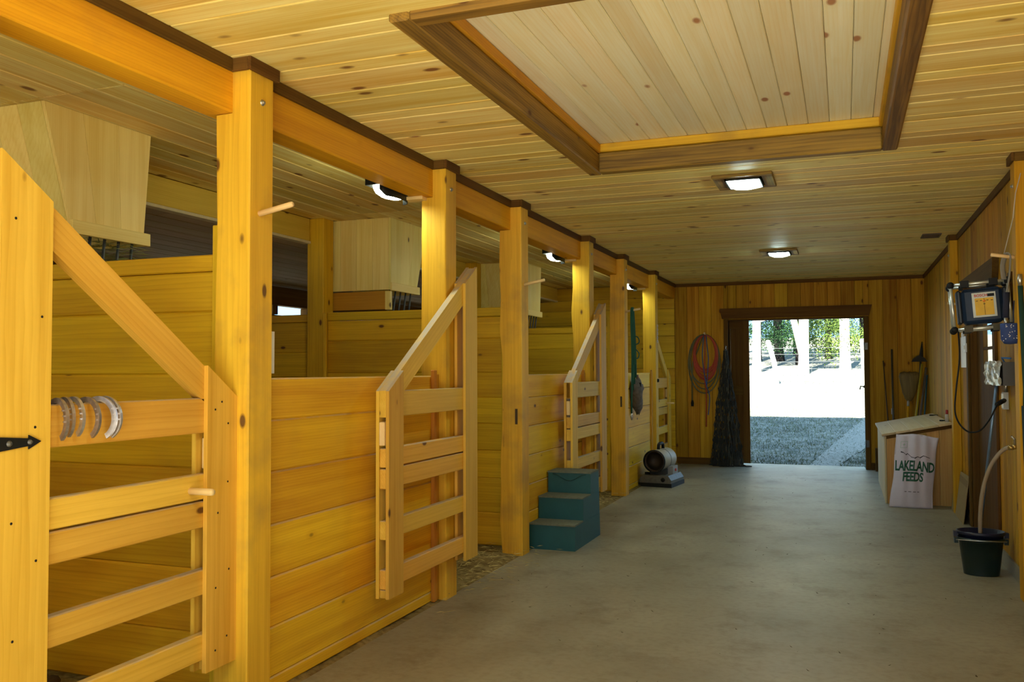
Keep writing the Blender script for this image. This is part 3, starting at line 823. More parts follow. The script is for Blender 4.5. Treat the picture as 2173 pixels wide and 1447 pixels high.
mb.tube(pts, .004, 6); mb.build('grip_edge', plain('teal_dark', (.004, .05, .055), .6), t)

# ------------------------------------------------------------------ torpedo heater
CREAM = plain('cream_enamel', (0.40, 0.37, 0.29), .45)
DGREY = plain('dark_grey_plastic', (0.04, 0.042, 0.045), .5)
t = thing('torpedo_heater', 'cream torpedo heater with black handle standing by the half wall', 'heater', (-2.155, 10.95, 0), (0, 0, -.12))
M = Matrix.Translation((0, 0, .315)) @ Matrix.Rotation(-PI / 2, 4, 'X')
mb = MB(); mb.lathe([(.128, -.26), (.134, -.25), (.134, .22), (.122, .26), (.11, .265)], 32, M); mb.build('barrel', CREAM, t)
mb = MB(); mb.lathe([(.1345, .0), (.1365, .0), (.1365, .012), (.1345, .012)], 32, M); mb.build('barrel_seam', DGREY, t)
mb = MB(); mb.lathe([(.126, -.26), (.116, -.27), (.110, -.20), (.06, -.15), (1e-4, -.15)], 32, M); mb.build('nozzle', plain('sooty_steel', (.05, .035, .025), .5, .6), t)
mb = MB(); mb.lathe([(.132, -.272), (.139, -.272), (.139, -.25), (.133, -.25)], 32, M); mb.build('front_ring', BLACK, t)
mb = MB(); mb.lathe([(.110, .263), (.108, .268), (1e-4, .270)], 24, M); mb.build('rear_grille', BLACK, t)
mb = MB(); mb.box(-.10, .10, -.14, .20, .135, .21); mb.build('cradle', DGREY, t)
mb = MB(); mb.poly([(-.20, .045), (.20, .045), (.205, .085), (.165, .142), (-.165, .142), (-.205, .085)], 1, -.24, .28); mb.build('fuel_tank', plain('dirty_cream', (.15, .14, .12), .5, vary=.25, scale=30), t)
mb = MB(); mb.poly([(-.21, 0), (.21, 0), (.21, .048), (-.21, .048)], 1, -.25, .29); mb.build('skid', BLACK, t)
mb = MB(); mb.tube([(0, -.10, .44), (0, -.09, .50), (0, -.06, .515), (0, .05, .515), (0, .08, .50), (0, .09, .44)], .020, 8); mb.build('handle', BLACK, t)
mb = MB(); mb.lathe([(.032, 0), (.032, .03), (1e-4, .032)], 14, Matrix.Translation((-.12, -.17, .140))); mb.build('fuel_cap', BLACK, t)
mb = MB(); mb.box(.09, .165, -.04, .16, .140, .24); mb.build('control_box', plain('control_grey', (.32, .31, .30), .5), t)
mb = MB(); mb.lathe([(.018, 0), (.018, .014), (1e-4, .015)], 10, Matrix.Translation((.165, .06, .19)) @ Matrix.Rotation(PI / 2, 4, 'Y')); mb.build('knob', plain('red_plastic', (.45, .02, .02), .4), t)
mb = MB(); mb.lathe([(.026, 0), (.026, .006), (1e-4, .007)], 14, Matrix.Translation((.10, -.2405, .092)) @ Matrix.Rotation(PI / 2, 4, 'X')); mb.build('gauge', BLACKP, t)

# ------------------------------------------------------------------ far doorway
d1 = thing('door_1', 'brown framed double doorway in the far wall', None, (0, YF, 0), kind='structure')
board('jamb', W_TRIM('z'), d1, DX0 - .062, DX0, -.028, .14, 0, DZ, .004)
board('jamb', W_TRIM('z'), d1, DX1, DX1 + .065, -.028, .14, 0, DZ, .004)
poly_board('header', W_TRIM('x'), d1, [(DX0 - .085, 2.20), (DX1 + .075, 2.20), (DX1 + .115, 2.355), (DX0 - .115, 2.355)], 1, -.040, -.001)
board('head_jamb', W_TRIM('x'), d1, DX0, DX1, .0, .14, DZ - .02, DZ, .003)
for zz in (1.76, .37):
    mb = MB(); mb.box(DX1 + .012, DX1 + .05, -.034, -.028, zz - .05, zz + .05); mb.tube([(DX1 + .004, -.034, zz - .055), (DX1 + .004, -.034, zz + .055)], .008, 8)
    mb.build('hinge', plain('rivet_grey', (.12, .12, .12), .4, .6), d1)
# sliding leaf outside the wall, pushed almost fully open
lf = thing('door_2', 'dark brown sliding door leaf at the left side of the far doorway', None, (-2.325, YF + .175, 0), kind='structure')
for k in range(5): board('plank', W_TRIM('z'), lf, k * .178, k * .178 + .176, -.012, .012, .02, 2.26, .004)
board('stile', W_TRIM('z'), lf, .8885, .985, -.018, .018, .02, 2.26, .004)
for zz in (.14, 1.12, 2.12): board('rail', W_TRIM('x'), lf, .01, .893, -.032, -.013, zz - .07, zz + .07, .004)
mb = MB(); mb.tube([(.0, 0, 0), (-.05, -.01, .01), (-.06, -.01, -.04)], .009, 6); mb.ball((0, 0, 0), .018, 5)
mb.build('door_latch', BLACK, d1, (DX1 - .002, .06, 1.18))
struct(board('sill', CONCRETE, None, DX0, DX1, YF + .125, YF + .5, -.12, -.012, .01), 'concrete door sill at the far doorway')

# ------------------------------------------------------------------ outside behind the barn
def gz(y): return -.06 + max(0, y - 13.9) * .0635
v = []; f = []; nx, ny = 60, 90
for j in range(ny + 1):
    for i in range(nx + 1):
        x = -30 + 60 * i / nx; y = 13.7 + 70 * (j / ny) ** 1.7
        b = 0.0
        v.append((x, y, gz(y) + random.uniform(-.015, .015)))
for j in range(ny):
    for i in range(nx): a = j * (nx + 1) + i; f.append([a, a + 1, a + nx + 2, a + nx + 1])
struct(obj('yard_ground', new_mesh('yard', v, f, True), GRASSY), 'rough grassy yard behind the barn')
gm = MB(); gm.box(-40, 40, -60, Y0 - .1, -.2, -.02)
struct(gm.build('front_apron', GRAVEL), 'pale gravel apron in front of the barn')
gm = MB(); gm.box(XR + .12, 40, Y0 - .1, 13.7, -.2, -.03); gm.box(-40, -6.4, Y0 - .1, 13.7, -.2, -.03)
struct(gm.build('side_ground', GRASSY), 'ground beside the barn')
# path worn to the door
v = []; f = []
for j in range(30):
    yy = 13.95 + j * .35; xc = -.35 + .9 * math.sin((yy - 13.9) * .16) + .02 * max(0, yy - 14) ** 1.5; w = .20 + .012 * j
    for s_ in (-1, -.5, 0, .5, 1): v.append((xc + s_ * w * random.uniform(.9, 1.1), yy, gz(yy) + .026 - .012 * abs(s_)))
for j in range(29):
    for i in range(4): a = j * 5 + i; f.append([a, a + 1, a + 6, a + 5])
struct(obj('path', new_mesh('path', v, f, True), ground_mat('path_dirt', ((.27, .26, .23), (.34, .32, .28), (.18, .18, .15)), 3.0)), 'pale dirt path leading from the far doorway')
# rough grass in the barn's shadow
mb = MB(); rnd = random.Random(11)
for k in range(17000):
    yy = 14.1 + 8 * rnd.random() ** 1.3; x = rnd.uniform(-3.4, 1.6)
    xc = -.35 + .9 * math.sin((yy - 13.9) * .16) + .02 * max(0, yy - 14) ** 1.5
    if abs(x - xc) < rnd.uniform(.05, .30) and rnd.random() < .7: continue
    p = Vector((x, yy, gz(yy) - .005)); h = rnd.uniform(.015, .07); a = rnd.uniform(0, 2 * PI)
    d = Vector((math.cos(a), math.sin(a), 0)); l = Vector((rnd.gauss(0, .5), rnd.gauss(0, .5), 0)) * h
    mb.face([p - d * .006, p + d * .006, p + l + Vector((0, 0, h))])
tag(mb.build('rough_grass', ground_mat('grass_blade', ((.07, .10, .04), (.16, .19, .09), (.34, .33, .27)), 1.6), recalc=False), 'rough grass and litter in the barn shadow outside the doorway', 'grass', kind='stuff')
mb = MB()
for k in range(900):
    a = rnd.gauss(0, .28); b = abs(rnd.gauss(0, .35)); p = Vector((.42 + a, 14.5 + b, gz(14.5 + b) + rnd.random() * .14)); th = rnd.uniform(0, 2 * PI)
    d = Vector((math.cos(th), math.sin(th), rnd.uniform(-.2, .5))) * rnd.uniform(.04, .14); w = Vector((-math.sin(th), math.cos(th), .2)) * .003
    mb.face([p - w, p + d, p + w])
tag(mb.build('weed_clump', plain('weed_dark', (.10, .11, .07), .9), recalc=False), 'tangle of dry weeds by the right jamb outside', 'weeds', kind='stuff')

# fence
FY = 30.0
fz = gz(FY)
BLEACH = plain('bleached_post', (.80, .76, .68), .8)
t = thing('wire_fence', 'wire mesh fence with bleached posts across the yard', 'fence', (0, FY, fz))
for k, (x, lean) in enumerate(((-7.5, .05), (-4.6, -.06), (-2.05, .14), (.6, .02), (3.4, 0), (-10.2, 0))):
    mb = MB(); L = 1.45
    mb.tube([(x, 0, -.15), (x - lean * .6, 0, .7), (x - lean * 2, 0, L - .03), (x - lean * 2, 0, L)], [.085, .08, .075, .045], 8)
    mb.build('fence_post', BLEACH, t)
WIRE = plain('fence_wire', (.10, .11, .12), .6, .3)
for k, zz in enumerate((.12, .32, .52, .75, 1.0, 1.2)):
    mb = MB(); mb.tube([(-11, 0.09, zz), (-4, .09, zz - .03), (3.5, .09, zz)], .010 if k < 2 else .006, 5); mb.build('line_wire', WIRE, t)
mb = MB()
for k in range(60): mb.tube([(-10 + k * .22, .095, .05), (-10 + k * .22, .095, .55)], .006, 4)
mb.build('stay_wires', WIRE, t)['kind'] = 'stuff'

# trees beyond the fence
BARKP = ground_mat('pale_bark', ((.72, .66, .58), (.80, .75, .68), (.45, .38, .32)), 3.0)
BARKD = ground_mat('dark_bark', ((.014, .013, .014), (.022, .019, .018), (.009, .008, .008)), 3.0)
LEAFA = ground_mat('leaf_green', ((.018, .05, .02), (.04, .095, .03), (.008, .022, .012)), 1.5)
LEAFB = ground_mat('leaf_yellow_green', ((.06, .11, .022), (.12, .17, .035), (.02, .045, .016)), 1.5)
LEAFC = ground_mat('leaf_dark', ((.006, .014, .010), (.012, .024, .016), (.003, .007, .006)), 1.5)  # darkest of the leaf greens
def tree(label, x, y, r, h, bark, leaf, seed, lean=0.0, crown=(1.6, 6, 3.2), nl=1500, fork=False, low=None):
    rn = random.Random(seed); g = gz(y)
    t = thing('tree', label, 'tree', (x, y, g), group='trees beyond the wire fence')
    mb = MB()
    pts = [(0, 0, -.3), (lean * .2, 0, .5), (lean * .5, 0, h * .35), (lean * .8, 0, h * .65), (lean, 0, h)]
    mb.tube(pts, [r * 1.35, r * 1.05, r * .95, r * .7, r * .3], 10)
    if fork: mb.tube([(lean * .2, 0, .6), (lean - .55, .1, 2.4), (lean - .75, .1, 4.2), (lean - .9, .1, h)], [r * .9, r * .6, r * .45, r * .2], 9)
    for k in range(7):
        z0 = h * rn.uniform(.2, .8); a = rn.uniform(0, 2 * PI); ln_ = rn.uniform(.8, 2.0)
        b = Vector((lean * z0 / h, 0, z0)); d = Vector((math.cos(a), math.sin(a) * .6, rn.uniform(.1, .6)))
        mb.tube([b, b + d * ln_ * .5, b + d * ln_ + Vector((0, 0, -.1))], [r * .28, r * .16, r * .05], 5)
    mb.build('trunk', bark, t)
    mb = MB(); cx, cz, cr = crown
    cl = [(rn.gauss(0, cx * .45), rn.gauss(0, cx * .35), (low if low is not None else cz - cr) + (2 * cr) * rn.random()) for _ in range(26)]
    for k in range(int(nl * 2.4)):
        c = rn.choice(cl); p = Vector((c[0] + rn.gauss(0, .34) + lean * c[2] / h, c[1] + rn.gauss(0, .34), c[2] + rn.gauss(0, .28)))
        a = Vector((rn.gauss(0, 1), rn.gauss(0, 1), rn.gauss(0, 1))).normalized(); b = a.orthogonal().normalized()
        s = rn.uniform(.028, .065)
        mb.face([p - a * s, p + b * s * .5, p + a * s, p - b * s * .5])
    fo = mb.build('foliage', leaf, t, recalc=False); fo['kind'] = 'stuff'
    return t
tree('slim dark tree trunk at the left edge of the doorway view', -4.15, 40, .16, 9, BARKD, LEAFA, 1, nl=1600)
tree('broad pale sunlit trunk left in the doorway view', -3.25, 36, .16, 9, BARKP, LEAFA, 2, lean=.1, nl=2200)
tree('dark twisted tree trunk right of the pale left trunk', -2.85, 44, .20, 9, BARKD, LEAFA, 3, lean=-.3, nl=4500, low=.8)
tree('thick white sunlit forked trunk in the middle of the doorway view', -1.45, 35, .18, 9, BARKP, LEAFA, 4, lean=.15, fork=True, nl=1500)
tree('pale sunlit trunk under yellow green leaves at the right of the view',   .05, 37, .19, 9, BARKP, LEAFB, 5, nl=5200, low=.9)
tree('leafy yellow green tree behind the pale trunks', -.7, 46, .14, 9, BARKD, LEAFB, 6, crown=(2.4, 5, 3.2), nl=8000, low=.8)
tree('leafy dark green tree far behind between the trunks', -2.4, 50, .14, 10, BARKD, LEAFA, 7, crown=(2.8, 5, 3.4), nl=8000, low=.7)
tree('leafy dark tree far to the right', 1.0, 52, .16, 10, BARKD, LEAFC, 8, crown=(2.2, 5, 3.4), nl=2500, low=.6)
tree('leafy dark tree far to the left', -5.6, 52, .16, 10, BARKD, LEAFC, 9, crown=(2.2, 5, 3.4), nl=3000, low=.6)
tree('leafy green tree behind the fork of the white trunk', -1.9, 41, .10, 8, BARKD, LEAFA, 14, crown=(2.0, 4, 3.0), nl=4500, low=.9)
tree('leafy green tree behind the broad pale left trunk', -3.9, 45, .10, 8, BARKD, LEAFA, 15, crown=(2.0, 4, 3.0), nl=4500, low=.9)
tree('bushy green tree outside the view beyond the left jamb', -7.5, 42, .2, 9, BARKD, LEAFA, 10, crown=(2.2, 5, 3.4), nl=2500)
tree('bushy green tree outside the view beyond the right jamb', 4.2, 42, .2, 9, BARKD, LEAFA, 12, crown=(2.2, 5, 3.4), nl=2500)

# ------------------------------------------------------------------ hoses and cords on the far wall
YW = YF - .005
def coil(name, label, cat, cx, cz, rx, rz, turns, r, mat, yoff, seed, tail=None, group=None, jitter=.02):
    rn = random.Random(seed); pts = []
    n = 26
    for k in range(turns * n + 1):
        a = 2 * PI * k / n + PI / 2; tt = k // n
        jx = 1 + jitter * math.sin(tt * 2.1 + seed); jz = 1 + jitter * 1.4 * math.cos(tt * 1.7 + seed)
        zc = cz - rz * (jz - 1)
        pts.append((cx + math.cos(a) * rx * jx, YW - yoff - .012 * math.sin(tt * 1.3 + a), zc + math.sin(a) * rz * jz))
    if tail: pts += tail
    mb = MB(); mb.tube(pts, r, 7)
    t = thing(name, label, cat, (0, 0, 0)); mb.build('coil', mat, t)
    return t
pg = thing('wall_peg', 'wooden wall peg that carries the coiled hose', 'peg', (-1.962, YF, 1.965))
mb = MB(); mb.tube([(0, 0, 0), (0, -.15, .02), (0, -.155, .02)], [.014, .014, .010], 10); mb.build('dowel', W_DOWEL('y'), pg)
ORANGE = plain('orange_cord', (.46, .055, .02), .5)
GREENH = plain('olive_hose', (.14, .13, .06), .55)
BLUER = plain('blue_rope', (.06, .12, .36), .8)
coil('extension_cord', 'orange extension cord coiled on the far wall peg', 'cord', -1.962, 1.655, .165, .30, 9, .0095, ORANGE, .05, 2, jitter=.10,
     tail=[(-1.98, YW - .06, 1.30), (-1.955, YW - .05, 1.1), (-1.96, YW - .03, .85), (-1.965, YW - .03, .57)])
c_ = coil('garden_hose', 'olive green hose looped loosely round the orange cord', 'hose', -1.985, 1.57, .225, .40, 3, .010, GREENH, .03, 5, jitter=.09,
     tail=[(-2.15, YW - .05, 1.55), (-2.172, YW - .03, 1.3), (-2.17, YW - .03, .97)])
mb = MB(); mb.tube([(-2.17, YW - .03, .97), (-2.17, YW - .03, .93), (-2.17, YW - .03, .88)], [.012, .022, .020], 8); mb.build('plug', BLACKP, c_)
t = thing('blue_rope', 'thin blue rope hanging through the coiled orange cord', 'rope', (0, 0, 0))
mb = MB(); mb.tube(smooth([(-1.98, YW - .09, 1.955), (-2.0, YW - .10, 1.6), (-1.955, YW - .09, 1.25), (-1.93, YW - .08, 1.14), (-1.905, YW - .06, 1.0), (-1.93, YW - .05, .75)]), .007, 6)
mb.tube([(-1.945, YW - .09, 1.955), (-1.91, YW - .10, 1.6), (-1.94, YW - .09, 1.2), (-1.965, YW - .07, 1.32)], .007, 6); mb.build('strand', BLUER, t)

# dark hay nets hanging beside the doorway
t = thing('hay_net', 'dark bundle of hay nets hanging to the floor beside the far doorway', 'hay net', (-1.655, YF - .06, 0))
NETM = plain('net_cord', (.030, .030, .026), .9, vary=.3, scale=50)
NETP = plain('net_cord_pale', (.10, .085, .055), .9, vary=.3, scale=50)
rn = random.Random(21)
mb = MB(); mb2 = MB()
for k in range(30):
    u = (k % 15) / 14 - .5; pts = []; layer = k // 15
    ph = rn.uniform(0, 6)
    for j in range(17):
        z_ = 1.72 - j * (1.72 - .02) / 16; dn = (1.72 - z_) / 1.72
        w = .03 + .16 * min(1, dn * 2.2) + .27 * dn ** 1.6
        pts.append((u * w + .014 * math.sin(j * 1.9 + ph), -.05 - (.06 + .07 * layer) * math.cos(u * PI) * (.3 + dn) + .015 * math.sin(j * 2.3 + ph), max(z_, .008)))
    (mb if k % 6 else mb2).tube(pts, .0065, 5)
    for j in range(2, 17):                      # limp folds of netting
        for r_ in range(2):
            p = Vector(pts[j]); s = .020 + .028 * (j / 16) * rn.uniform(.6, 1.3); d = Vector((rn.uniform(-1, 1), rn.uniform(-.5, .3), 0)) * s * 1.15
            tgt = mb2 if rn.random() < .2 else mb
            q_ = [p + d * .2, p + d * .8 + Vector((0, 0, -1.2 * s)), p + d * .3 + Vector((0, -.012, -3.0 * s)), p - d * .5 + Vector((0, 0, -1.5 * s))]
            for qq in q_: qq.z = max(qq.z, .004)
            tgt.face(q_)
for k in range(14):
    a = rn.uniform(-.24, .26); mb.tube([(a, -.12, .03), (a + .05, -.17 + rn.uniform(-.03, .04), .012), (a + .12, -.14, .012)], .008, 5)
mb.build('net', NETM, t, recalc=False); mb2.build('pale_strands', NETP, t, recalc=False)
mb = MB(); mb.tube([(0, .04, 1.78), (0, -.03, 1.785), (0, -.05, 1.76), (0, -.04, 1.71)], .008, 6); mb.tube([(0, -.045, 1.74), (.0, -.07, 1.69), (.004, -.07, 1.62)], .016, 6); mb.build('hanging_loop', STEEL, t)

# ------------------------------------------------------------------ things on the heater post
GR = plain('green_rope', (.008, .085, .055), .8)
for k, (dx, z1, lab) in enumerate(((-.012, .93, 'longest dark green lead rope hanging from the peg above the heater'),
                                   (.006, 1.25, 'mid length dark green lead rope on the peg above the heater'),
                                   (.022, 1.5, 'short knotted dark green lead rope on the peg above the heater'))):
    t = thing('lead_rope', lab, 'lead rope', (XP + .075, PY[4] + .058, 0), group='green lead ropes on the heater post')
    mb = MB()
    mb.tube(smooth([(dx, -.012, z1), (dx + .012, -.012, 1.55), (dx * .6, -.014, 1.95), (dx * .5, -.012, 2.118), (dx * .5, .022, 2.132), (dx * .6, .042, 2.02), (dx + .005, .04, 1.7), (dx + .01, .036, 1.2 + .07 * k)], 3), .0098, 6)
    mb.build('rope', GR, t)
    if k == 2:
        mb = MB(); mb.tube(smooth([(.02, -.01, 1.82), (.07, -.01, 1.80), (.08, -.01, 1.74), (.02, -.01, 1.70), (.08, -.01, 1.62), (.06, -.01, 1.56), (.01, -.01, 1.6)]), .007, 6); mb.build('knot', GR, t)
    if k == 0:
        mb = MB(); mb.tube([(dx, -.012, .94), (dx, -.012, .90), (dx, -.012, .86)], [.009, .014, .007], 8); mb.build('snap', STEEL, t)
t = thing('fabric_bag', 'crumpled grey fabric bag hanging over the half wall near the heater', 'bag', (-2.385, 10.40, 1.0))
t.scale = (.9, .85, .85)
v = []; f = []; n, m_ = 14, 10
for j in range(m_ + 1):
    u = j / m_; z_ = .40 - u * .52
    wd = (.05 + .10 * math.sin(PI * min(1, u * 1.05)) ** .7) * (1 - .5 * max(0, u - .8) / .2)
    for i in range(n):
        a = 2 * PI * i / n; cr = 1 + .16 * math.sin(3 * a + u * 7) + .08 * math.sin(7 * a)
        v.append((.055 + math.cos(a) * wd * .55 * cr, -.02 + .10 * u + math.sin(a) * wd * cr, z_ + .02 * math.sin(2 * a + u * 4)))
for j in range(m_):
    for i in range(n): f.append([j * n + i, j * n + (i + 1) % n, (j + 1) * n + (i + 1) % n, (j + 1) * n + i])
f.append([m_ * n + i for i in range(n)])
obj('bag_body', new_mesh('bag', v, f, True), plain('grey_camo', (.15, .125, .11), .9, vary=.45, scale=22), t)
mb = MB(); mb.tube([(.01, -.03, .395), (.03, -.02, .43), (.07, .0, .43), (.075, .0, .37)], .02, 6); mb.tube([(.10, .0, .2), (.115, .08, .24), (.10, .19, .30)], [.03, .03, .008], 6); mb.build('strap', plain('camo_red', (.22, .13, .11), .9, vary=.4, scale=40), t)
mb = MB(); mb.tube([(.115, -.04, .33), (.12, -.03, .15), (.12, .04, .22)], .014, 6); mb.build('black_tape', BLACKP, t)

# ------------------------------------------------------------------ feed bin
bx0, by0, by1 = .412, 10.205, 12.25
t = thing('feed_bin', 'wooden feed bin with a sloping pale lid against the right wall', 'feed bin', (bx0, by0, 0))
BD = XR - bx0 - .015; BL = by1 - by0
ztf, ztb = .715, .845
xs = [0, .13, .26, .385, .51, BD]
for a, b in zip(xs[:-1], xs[1:]):
    za, zb_ = ztf + (ztb - ztf) * a / BD, ztf + (ztb - ztf) * b / BD
    poly_board('end_board', W_BIN('z'), t, [(a + .001, .0), (b - .001, .0), (b - .001, zb_), (a + .001, za)], 1, 0, .02)
y = .0
while y < BL - .02:
    y1 = min(y + .14, BL)
    board('front_board', W_LID('z'), t, -.02, -.001, y + .001, y1 - .001, 0, ztf, .003); y = y1
poly_board('far_end', W_BIN('z'), t, [(0, 0), (BD, 0), (BD, ztb), (0, ztf)], 1, BL - .02, BL)
ang = math.atan2(ztb - ztf, BD)
lw = math.hypot(BD + .05, (BD + .05) * math.tan(ang)) 
lid = thing('lid', None, None, (-.045, -.05, ztf - .004), (0, -ang, 0)); lid.parent = t
lid_l = math.hypot(BD + .03, ztb - ztf)
k = 0; x = 0
while x < lid_l - .01:
    x1 = min(x + .14, lid_l)
    board('lid_board', W_LID('y'), lid, x + .0008, x1 - .0008, 0, BL + .07, .002, .026, .003); x = x1
poly_board('lid_edge', W_TRIM('x'), t, [(.0, ztf - .03), (BD, ztb - .03), (BD, ztb + .004), (.0, ztf - .002)], 1, -.022, -.001)
mb = MB(); mb.box(.50, .62, .05, .052, ztb + .0, ztb + .004)
for yy in (.35, 1.55):
    mb = MB(); mb.box(BD - .10, BD - .01, yy, yy + .03, ztb + .018, ztb + .032); mb.build('lid_hinge', BLACK, t)
t = thing('marker_bottle', 'small red capped bottle standing on the feed bin lid', 'bottle', (1.0, 10.22, ztb + .0285))
mb = MB(); mb.lathe([(1e-4, 0), (.018, 0), (.018, .075), (.012, .082)], 12); mb.build('bottle_body', plain('pale_label', (.55, .52, .5), .4), t)
mb = MB(); mb.lathe([(.012, .082), (.013, .082), (.013, .125), (1e-4, .126)], 12); mb.build('cap', plain('red_cap', (.40, .02, .03), .4), t)

# ------------------------------------------------------------------ feed bag with its print
def text_mesh(body, size, shear=0.0, bold=0.0, spacing=1.0, tall=1.0):
    c = bpy.data.curves.new('txt', 'FONT'); c.body = body; c.size = size; c.align_x = 'CENTER'; c.align_y = 'CENTER'
    c.offset = bold; c.space_character = spacing; c.resolution_u = 3
    o = bpy.data.objects.new('txt', c); COL.objects.link(o)
    dg = bpy.context.evaluated_depsgraph_get(); dg.update()
    me = bpy.data.meshes.new_from_object(o.evaluated_get(dg))
    bpy.data.objects.remove(o); bpy.data.curves.remove(c)
    for vv in me.vertices: vv.co.y *= tall
    return me
BAGW, BAGH = .395, .735
def bag_pt(u, v_, side):
    """u across -.5...5, v up 0..1; front bulges towards -y"""
    tk = .075 * (max(0, 1 - (2 * u) ** 2)) ** .55 * (max(0.0, math.sin(PI * min(1, max(0, (v_ * .93 + .07))))) ** .5)
    tk *= (1 - .45 * v_)
    wv = .010 * math.sin(9 * v_ + 5 * u) * (1 - abs(2 * u)) + .006 * math.sin(23 * u + 3 * v_)
    edge = .004 * math.sin(v_ * 11 + (2 if u > 0 else 0)) * abs(2 * u)
    skew = .085 * v_ - .035
    x = u * BAGW * (1.03 - .05 * math.sin(PI * v_)) + edge * (1 if u > 0 else -1) + skew
    lean = .175 * v_
    y = lean - side * tk - (wv if side > 0 else 0)
    z = BAGH * v_ + .018 * math.cos(2 * PI * u) * v_ * 0.6 - .03 * (u) * v_
    return Vector((x, y, max(.002, z)))
t = thing('feed_bag', 'white paper feed bag with green lettering leaning against the feed bin', 'bag', (.655, 9.965, 0))
v = []; f = []; n, m_ = 24, 30
for side in (1, -1):
    for j in range(m_ + 1):
        for i in range(n + 1): v.append(bag_pt(i / n - .5, j / m_, side) if side > 0 else bag_pt(i / n - .5, j / m_, .35 * side))
S_ = (n + 1) * (m_ + 1)
for s in (0, 1):
    for j in range(m_):
        for i in range(n):
            a = s * S_ + j * (n + 1) + i; q_ = [a, a + 1, a + n + 2, a + n + 1]; f.append(q_ if s == 0 else q_[::-1])
for j in range(m_):
    for i in (0, n): a = j * (n + 1) + i; f.append([a, a + n + 1, a + n + 1 + S_, a + S_])
for i in range(n):
    for j in (0, m_): a = j * (n + 1) + i; f.append([a, a + 1, a + 1 + S_, a + S_])
mb = MB(); mb._add(v, f, True); mb.build('bag_body', plain('bag_paper', (.66, .61, .74), .6, vary=.06, scale=9), t)
def on_bag(me, name, mat, cx, cz):
    bm = bmesh.new(); bm.from_mesh(me); bmesh.ops.triangulate(bm, faces=bm.faces[:]); bmesh.ops.subdivide_edges(bm, edges=[e for e in bm.edges if e.calc_length() > .02], cuts=2)
    for vv in bm.verts:
        vz = (vv.co.y + cz) / BAGH
        u = (vv.co.x + cx) / BAGW
        p = bag_pt(max(-.49, min(.49, u)), vz, 1); vv.co = p + Vector((0, -.0025, 0))
    bm.to_mesh(me); bm.free()
    return obj(name, me, mat, t)
INKG = plain('green_ink', (.005, .09, .055), .7); INKD = plain('dark_ink', (.02, .02, .05), .7); INKL = plain('light_green_ink', (.25, .45, .33), .7)
on_bag(text_mesh('LAKELAND', .080, bold=.0024, spacing=.92, tall=1.75), 'lettering', INKG, .0, .415)
on_bag(text_mesh('FEEDS', .080, bold=.0024, spacing=.92, tall=1.55), 'lettering', INKG, -.01, .308)
def flat_mesh(polys):
    mb = MB()
    for p in polys: mb.face([Vector((a, b, 0)) for a, b in p])
    return mb.mesh('print')
ridge = [(-.14, .045), (-.115, .035), (-.09, .012), (-.075, .022), (-.04, -.012), (-.005, -.020), (.02, -.006), (.045, -.012), (.075, .012), (.10, .008), (.14, -.004)]
pl = []
for (a, b), (c, d) in zip(ridge[:-1], ridge[1:]):
    w = .011 if (a in (-.14, -.09, -.005, .045)) else .005
    pl.append([(a, b - w), (c, d - w * .6), (c, d + .002), (a, b + .002)])
on_bag(flat_mesh(pl), 'mountain_print', INKD, .0, .520)
sq = []
for (a, b, c, d) in ((-.033, .033, .03, .033), (-.033, .033, -.033, -.03), (-.033, -.030, -.03, .03), (.030, .033, -.03, .03), (-.012, .012, -.002, .002), (-.002, .002, -.014, .014)): sq.append([(a, c), (b, c), (b, d), (a, d)])
on_bag(flat_mesh(sq), 'stamp_print', INKL, -.115, .632)
dsh = []; x = -.075
for k, l in enumerate((.026, .034, .03, .022)):
    for q_ in range(int(l / .007)): dsh.append([(x + q_ * .007, -.004), (x + q_ * .007 + .005, -.004), (x + q_ * .007 + .005, .004), (x + q_ * .007, .004)])
    x += l + .010
on_bag(flat_mesh(dsh), 'small_print', INKD, .0, .165)

# cardboard sheet leaning at the wall
t = thing('cardboard_sheet', 'flattened brown cardboard box leaning on the wall beyond the feed bag', 'cardboard', (1.0, 9.05, 0))
CARD = plain('cardboard', (.34, .25, .12), .85)
mb = MB(); mb.poly([(0, 0), (.95, .0), (.95, .42), (.02, .44)], 0, 0, .006); mb.build('panel', CARD, t, rot=(0, .13, 0))
mb = MB(); mb.poly([(.04, 0), (.88, .0), (.88, .40), (.03, .39)], 0, .010, .016); mb.build('back_panel', plain('cardboard_dark', (.26, .18, .085), .85), t, rot=(0, .10, 0))

# ------------------------------------------------------------------ nested buckets
def bucket(name, label, loc, r0, r1, h, mat, bail, sy=.8):
    t = thing(name, label, 'bucket', loc, (0, 0, .05), group='nested feed buckets')
    mb = MB(); mb.lathe([(1e-4, .004), (r0 - .004, .004), (r0, .0), (r0, .004), (r1, h), (r1 + .007, h), (r1 + .007, h - .022), (r1 + .002, h - .024), (r1 - .004, h - .002), (r0 - .006, .012), (1e-4, .012)], 32, None, 1.0, sy)
    mb.build('pail', mat, t)
    for s_ in (-1, 1):
        mb = MB(); mb.box(s_ * (r1 + .002), s_ * (r1 + .026), -.02, .02, h - .045, h - .008); mb.build('ear', mat, t)
    pts = []
    for k in range(15):
        a = PI * k / 14; pts.append((math.cos(a) * (r1 + .018), bail[0] * math.sin(a), h - .025 + bail[1] * math.sin(a)))
    mb = MB(); mb.tube(pts, .0035, 6); mb.build('bail', STEEL, t)
bucket('feed_bucket', 'dark green plastic bucket standing by the right wall under a hose', (.872, 6.91, 0), .112, .143, .255, plain('dark_green_plastic', (.006, .020, .018), .4), (-.118, .018))
bucket('inner_bucket', 'navy plastic bucket nested in the dark green bucket', (.872, 6.91, .075), .114, .146, .225, plain('navy_plastic', (.008, .010, .035), .4), (.12, .02))

